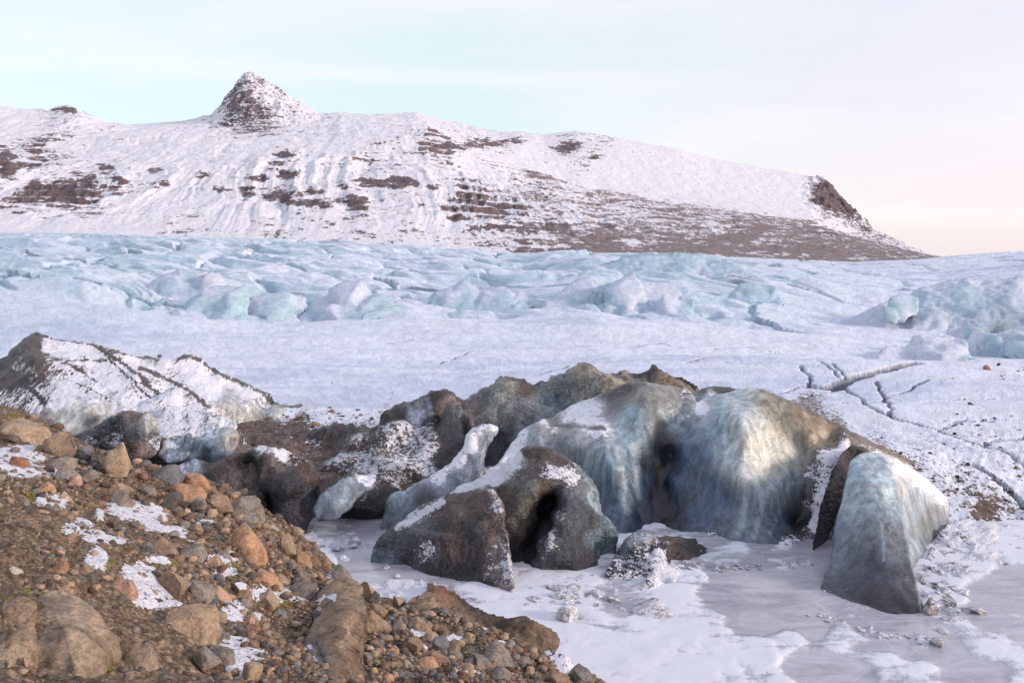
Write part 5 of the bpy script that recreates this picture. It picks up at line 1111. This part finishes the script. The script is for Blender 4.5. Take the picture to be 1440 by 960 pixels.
B('rock_outcrop', [(1360, 760), (1358, 725), (1366, 703), (1385, 702), (1410, 716), (1428, 735), (1436, 760), (1400, 775)],
  [(1366, 712, 40, 'redbrown', .2), (1385, 706, 40.5, 'redbrown', .1), (1410, 720, 40, 'redbrown', .3), (1375, 735, 38.6, 'brown', .35), (1400, 740, 38.4, 'redbrown', .2), (1425, 745, 39, 'brown', .4), (1390, 765, 37, 'dirt', .5)],
  'patch of bare reddish brown debris sticking out of the snowy right bank', 'rock outcrop', thick=2, step=3, edge=5, amp=.3, freq=1.6, jit=3, c=6, fac=0.5, cell=0.6)

# --- seracs of the icefall
def ser(outline, ctrl, label, **kw):
    a = dict(cat='serac', mat=M_SERAC, thick=12, step=3, edge=8, amp=.5, freq=.14, jit=1.0, c=6, detail=.08, fac=.42, cell=6, group='blue seracs of the icefall'); a.update(kw)
    return B('serac', outline, ctrl, label, **a)
S1, S2, S3 = 'serac', 'seraccyan', 'seracpale'
ser([(230, 470), (240, 440), (262, 420), (290, 408), (325, 407), (343, 415), (347, 440), (345, 470)],
    [(245, 440, 186, S3, .1), (265, 424, 188, S1, .1), (295, 411, 190, S3, .5), (330, 410, 190, S2, .3), (290, 430, 184, S2, 0), (325, 430, 183, S2, 0), (300, 452, 180, S1, 0), (342, 440, 184, S2, 0)],
    'wide cube like serac with a flat snowy top beside a narrow dark gap')
ser([(346, 470), (350, 425), (362, 418), (385, 414), (410, 412), (432, 416), (430, 440), (422, 470)],
    [(355, 425, 190, S3, .3), (385, 416, 192, S2, .2), (425, 418, 192, S3, .3), (380, 435, 187, S1, .1), (415, 435, 188, S2, 0), (385, 452, 184, S2, 0), (425, 445, 190, S1, 0)],
    'squat serac right of the cube like one with a ragged brown stain')
ser([(420, 470), (428, 440), (440, 420), (470, 410), (510, 410), (560, 425), (610, 445), (620, 470)],
    [(432, 435, 192, S1, 0), (450, 417, 196, S3, .3), (500, 412, 198, S3, .4), (480, 430, 190, S3, .2), (540, 428, 190, S2, .1), (590, 443, 188, S1, .1), (500, 448, 184, S1, 0), (570, 452, 184, S2, 0)],
    'long low blue serac ending in a thin wedge to the right')
ser([(210, 455), (212, 438), (222, 428), (236, 425), (243, 434), (240, 455)],
    [(218, 435, 192, S1, 0), (230, 428, 193, S2, 0), (238, 440, 192, S1, 0), (225, 448, 190, S2, 0)],
    'small rounded deep blue knob left of the cube like serac')
ser([(180, 430), (195, 405), (230, 388), (265, 380), (290, 382), (305, 395), (330, 408), (300, 425), (240, 432)],
    [(200, 408, 215, S3, .2), (240, 388, 220, S3, .4), (280, 383, 222, S2, .5), (240, 408, 210, S1, 0), (275, 400, 212, S1, .1), (298, 400, 212, 'snow', .7), (315, 408, 214, S2, .1), (250, 425, 206, S3, 0)],
    'broad hump with a bright snow lit ridge behind the cube like serac')
ser([(600, 455), (605, 430), (625, 412), (660, 402), (700, 400), (735, 408), (760, 415), (745, 440), (700, 450)],
    [(612, 432, 205, S1, 0), (630, 415, 208, S3, .3), (680, 404, 212, S3, .3), (730, 410, 212, S3, .3), (660, 425, 202, S1, .1), (710, 425, 203, S1, .1), (650, 442, 198, S2, 0), (745, 425, 206, S2, 0)],
    'blue serac in the middle of the icefall with a dark crack at its right')
ser([(855, 470), (850, 430), (862, 408), (900, 396), (935, 400), (960, 410), (975, 425), (972, 452), (965, 470)],
    [(860, 430, 192, S1, 0), (870, 410, 196, S3, .3), (910, 400, 200, S3, .5), (950, 410, 199, S3, .4), (900, 425, 192, 'seracpale', .4), (940, 435, 188, 'seracpale', .4), (970, 430, 190, S2, 0), (900, 450, 184, 'seracpale', .5), (960, 452, 184, S1, 0)],
    'snow dusted serac right of a deep dark crevasse in the middle distance')
ser([(765, 455), (770, 425), (790, 405), (820, 393), (848, 398), (862, 408), (858, 430), (850, 460)],
    [(775, 425, 200, S3, .2), (800, 404, 205, S3, .3), (835, 396, 207, S3, .2), (858, 410, 206, S2, 0), (810, 422, 198, S1, .1), (845, 425, 198, S1, 0), (810, 445, 193, S3, .3)],
    'leaning serac on the left lip of the dark crevasse')
ser([(1008, 430), (1020, 412), (1045, 402), (1075, 403), (1095, 410), (1102, 424), (1090, 435)],
    [(1020, 416, 230, S2, 0), (1045, 405, 234, S2, .1), (1078, 406, 234, S2, .1), (1055, 418, 226, (.41, .55, .66), 0), (1085, 422, 227, (.43, .57, .67), 0), (1050, 430, 223, S1, 0)],
    'smooth rounded turquoise ice dome among white snow', amp=.4)
ser([(820, 392), (845, 372), (880, 362), (930, 358), (985, 359), (1030, 368), (1050, 382), (1020, 392), (930, 396), (860, 398)],
    [(845, 376, 330, S1, 0), (880, 364, 336, S2, .1), (940, 360, 340, S2, .1), (1000, 364, 340, S2, .2), (900, 378, 322, (.40, .53, .63), 0), (960, 376, 322, (.40, .53, .63), 0), (1010, 378, 325, S1, .1), (920, 392, 314, S2, .1), (980, 390, 316, S3, .2)],
    'long turquoise ice wall at the foot of the brown mountain ridge', amp=1.2, freq=.08, fac=.12)
ser([(1190, 470), (1180, 450), (1215, 440), (1260, 420), (1300, 405), (1350, 396), (1400, 392), (1470, 394), (1480, 450), (1440, 462), (1410, 475), (1390, 482), (1330, 470), (1260, 478)],
    [(1200, 452, 205, S3, .3), (1260, 426, 212, S3, .5), (1320, 406, 216, S3, .4), (1380, 396, 220, S3, .3), (1450, 398, 218, S3, .2), (1300, 428, 206, S1, .1), (1360, 420, 205, S2, 0), (1420, 420, 203, (.46, .54, .63), .0), (1250, 450, 200, S3, .4), (1320, 450, 197, (.48, .55, .64), .1), (1380, 450, 196, (.38, .46, .56), 0), (1395, 472, 194, (.30, .36, .40), 0), (1440, 445, 198, (.37, .45, .55), 0), (1330, 468, 195, S3, .4)],
    'huge streaked blue green ice swell at the right edge of the picture', amp=1.2, freq=.09, thick=25, fac=.12)
ser([(1350, 530), (1355, 505), (1365, 490), (1400, 475), (1440, 465), (1480, 462), (1490, 530)],
    [(1360, 500, 140, S3, .3), (1375, 488, 143, S3, .5), (1420, 474, 146, S3, .6), (1470, 466, 146, S3, .5), (1390, 500, 137, S1, 0), (1430, 495, 136, S2, .1), (1470, 490, 136, S1, .1), (1420, 518, 134, S1, 0)],
    'blue ice block at the right edge in front of the huge streaked swell', amp=.7, freq=.2, thick=10)
ser([(1240, 520), (1250, 495), (1285, 480), (1330, 475), (1356, 478), (1364, 492), (1362, 520)],
    [(1255, 498, 128, S3, .7), (1290, 484, 132, S3, .8), (1340, 478, 134, S3, .7), (1300, 498, 126, S3, .6), (1340, 495, 125, S3, .5), (1358, 490, 127, S2, 0), (1358, 508, 126, S2, 0), (1300, 514, 123, S3, .5)],
    'snow rippled ice step with a sharp blue right end below the huge swell', amp=.5, freq=.25, thick=8)
ser([(1330, 480), (1340, 466), (1365, 461), (1385, 466), (1393, 478), (1380, 492), (1350, 490)],
    [(1345, 470, 160, S3, .5), (1370, 464, 162, S3, .4), (1387, 474, 160, S3, .3), (1365, 480, 155, S2, 0), (1375, 488, 154, S1, 0)],
    'rounded ice lobe with a yellowish lit end under the huge swell', amp=.4, thick=6)
ser([(1050, 450), (1052, 432), (1060, 418), (1085, 417), (1098, 422), (1100, 440)] and [(1245, 450), (1248, 430), (1255, 418), (1275, 415), (1288, 420), (1290, 440), (1275, 450)],
    [(1252, 430, 200, S2, .1), (1265, 418, 203, S3, .2), (1284, 424, 202, S2, 0), (1265, 435, 197, S2, 0), (1275, 446, 195, S3, .3)],
    'small squarish pale turquoise ice block alone in the snow at right', amp=.4, thick=5)

# --- loose ice chunks and stones on the lagoon margin
CH = []
for i in range(5):
    V, F = stone(3, 700 + i, 11, (.45, .8), .06)
    o = mesh_np('ice_chunk', V, F, M_ICE, dict(Col=np.tile([(.62, .60, .62), (.50, .44, .42), (.66, .66, .70), (.30, .25, .24), (.5, .54, .6)][i], (len(V), 1)), Snow=np.full(len(V), .42)), smooth=False)
    CH.append(o.data); bpy.data.objects.remove(o)
def chunk(px, py, w, h, k, label, cat='ice chunk', group=None, flat=1.0, z=.0):
    u, e = ue(px, py + h * .4); Y = float((CAMZ - z) / -e); s = Y / FPX
    o = link(bpy.data.objects.new('ice_chunk', CH[k]))
    o.location = (float(u) * Y, Y, z + h * .18 * s); o.scale = (w * .5 * s, w * .4 * s, h * .5 * s * flat * 1.2)
    o.rotation_euler = (random.uniform(-.3, .3), random.uniform(-.4, .4), random.uniform(0, 6))
    tag(o, label, cat, group)
chunk(797, 858, 34, 32, 0, 'jagged white ice chunk standing alone in the broken slush')
chunk(912, 858, 60, 12, 1, 'thin tan edged plate of ice tilted at the edge of the smooth snow')
chunk(1318, 900, 22, 16, 1, 'orange tinged broken ice lump at the foot of the pale prong')
chunk(1310, 850, 26, 30, 3, 'dark broken ice lump against the right foot of the pale prong')
areas = [(810, 838, 75, 18, 34, 'frozen into the slush before the hollow peaked block'), (1335, 840, 28, 36, 30, 'piled on the right side of the pale prong'), (450, 765, 60, 14, 14, 'lying on the ice between the slope and the dark mound'), (970, 800, 50, 14, 10, 'along the foot of the biggest ice block')]
for a, b, w, h, n, lab in areas:
    for i in range(n):
        s = 5 + 5 * random.random()**-.45 if random.random() < .9 else 20
        s = min(s, 24)
        chunk(a + random.gauss(0, .5) * w, b + random.gauss(0, .5) * h, s * 1.4, s * .40, random.randrange(5), 'small flat broken ice piece ' + lab, group='broken ice pieces ' + lab)
SK = [([(530, 800), (600, 818), (660, 836), (715, 856)], 26, 'along the foot of the brown domed block'), ([(735, 825), (800, 822), (860, 800)], 26, 'along the foot of the hollow peaked block'),
      ([(960, 790), (1040, 796), (1140, 790)], 34, 'along the foot of the huge ice wall'), ([(1145, 862), (1190, 880), (1250, 893), (1305, 898)], 34, 'frozen round the foot of the pale prong'), ([(1310, 770), (1380, 755), (1440, 768)], 34, 'on the shore of the right bank')]
for pl, n, lab in SK:
    pl = np.array(pl, float)
    for i in range(n):
        t_ = random.random() * (len(pl) - 1); k_ = min(int(t_), len(pl) - 2); pp = pl[k_] + (pl[k_ + 1] - pl[k_]) * (t_ - k_)
        s_ = random.uniform(3, 9); chunk(pp[0] + random.gauss(0, 4), pp[1] + random.gauss(0, 3), s_ * 1.5, s_ * .38, random.randrange(5), 'small flat broken ice piece ' + lab, group='broken ice pieces ' + lab)
for (px, py, w, cl, lab) in [(1387, 521, 11, 'red', 'lone reddish stone high on the smooth snow near the right edge'), (1365, 571, 9, 'dark', 'lone dark stone on the snow right of the crevasses'), (224, 503, 7, 'dark', 'dark stone on the snow just behind the hump crest'),
                         (467, 582, 10, 'brown', 'brown stone on the snow behind the dark brown bank'), (508, 586, 8, 'brown', 'smaller brown stone on the snow near the dark brown bank'), (444, 602, 14, 'brown', 'brown boulder sitting on top of the dark brown bank')]:
    u, e = ue(px, py); Yr = np.linspace(38, 130, 900); d = e - gl(np.full(900, float(u)), Yr); k = np.where(d < 0)[0]
    Y = float(Yr[k[0]]) if len(k) else 47.0
    s = Y / FPX; o = link(bpy.data.objects.new('stone', STONES[random.randrange(10)])); o.location = (float(u) * Y, Y, float(CAMZ + e * Y + w * .3 * s)); o.scale = (w * .5 * s, w * .45 * s, w * .42 * s)
    o.color = (*RC[cl], 1); tag(o, lab, 'stone')

#@@LIGHT@@
cam = bpy.data.cameras.new('camera'); co = link(bpy.data.objects.new('camera', cam)); SC.camera = co
cam.sensor_width = 36; cam.lens = 28; cam.clip_end = 100000; cam.clip_start = .05
co.location = (0, 0, CAMZ); co.rotation_euler = (math.pi / 2 - PITCH, 0, 0)

SUN_EL, SUN_AZ = 16, 108       # azimuth clockwise from the viewing direction
sun = bpy.data.lights.new('sun', 'SUN'); so = link(bpy.data.objects.new('sun', sun))
sun.energy = 2.7; sun.angle = math.radians(9); sun.color = (1, .865, .77)
az = math.radians(SUN_AZ); el = math.radians(SUN_EL)
dv = Vector((math.sin(az) * math.cos(el), math.cos(az) * math.cos(el), math.sin(el)))
so.rotation_euler = dv.to_track_quat('Z', 'Y').to_euler()

w = bpy.data.worlds.new('World'); SC.world = w; w.use_nodes = True; t = w.node_tree; t.nodes.clear()
def N(ty, **k):
    n = t.nodes.new(ty)
    for a, b in k.items(): setattr(n, a, b)
    return n
sky = N('ShaderNodeTexSky', sky_type='NISHITA'); sky.sun_disc = False; sky.sun_elevation = el; sky.sun_rotation = az
bg1 = N('ShaderNodeBackground'); bg1.inputs[1].default_value = .05; t.links.new(sky.outputs[0], bg1.inputs[0])
tc = N('ShaderNodeTexCoord'); sep = N('ShaderNodeSeparateXYZ'); t.links.new(tc.outputs['Generated'], sep.inputs[0])
def ramp(src, pts):
    r = N('ShaderNodeValToRGB'); t.links.new(src, r.inputs[0]); el_ = r.color_ramp.elements
    while len(el_) < len(pts): el_.new(.5)
    for q, (p, c) in zip(el_, pts): q.position = p; q.color = (*c, 1)
    return r.outputs[0]
def mrw(src, a, b, c=0, d=1):
    n = N('ShaderNodeMapRange', interpolation_type='SMOOTHSTEP'); t.links.new(src, n.inputs[0])
    for i, q in enumerate((a, b, c, d)): n.inputs[i + 1].default_value = q
    return n.outputs[0]
def mixw(f, a, b):
    n = N('ShaderNodeMix', data_type='RGBA')
    t.links.new(f, n.inputs[0])
    for i, q in ((6, a), (7, b)):
        if isinstance(q, tuple): n.inputs[i].default_value = (*q, 1)
        else: t.links.new(q, n.inputs[i])
    return n.outputs[2]
leftc = ramp(sep.outputs[2], [(0.0, (.80, .88, .86)), (.16, (.68, .86, .85)), (.32, (.80, .89, .88)), (.6, (.62, .68, .86)), (1, (.52, .56, .82))])
rightc = ramp(sep.outputs[2], [(0.0, (.84, .74, .82)), (.10, (.93, .80, .86)), (.2, (.90, .82, .88)), (.35, (.79, .82, .91)), (.6, (.62, .66, .86)), (1, (.52, .56, .82))])
thin = mixw(mrw(sep.outputs[0], -.15, .52), leftc, rightc)
mp_ = N('ShaderNodeMapping'); mp_.inputs['Scale'].default_value = (1.2, 1.2, 8); mp_.inputs['Rotation'].default_value = (0, .18, 0); t.links.new(tc.outputs['Generated'], mp_.inputs[0])
cn = N('ShaderNodeTexNoise'); cn.inputs['Scale'].default_value = 1.6; cn.inputs['Detail'].default_value = 7; cn.inputs['Roughness'].default_value = .5; cn.inputs['Distortion'].default_value = .6
t.links.new(mp_.outputs[0], cn.inputs['Vector'])
cl = mixw(mrw(cn.outputs[0], .36, .74, 0, .8), thin, (1.0, .93, .94))
bg2 = N('ShaderNodeBackground'); t.links.new(cl, bg2.inputs[0]); bg2.inputs[1].default_value = .89
add = N('ShaderNodeAddShader'); t.links.new(bg1.outputs[0], add.inputs[0]); t.links.new(bg2.outputs[0], add.inputs[1])
out = N('ShaderNodeOutputWorld'); t.links.new(add.outputs[0], out.inputs[0])
SC.view_settings.view_transform = 'Standard'; SC.view_settings.look = 'None'; SC.view_settings.exposure = 0
SC.render.engine = 'CYCLES'
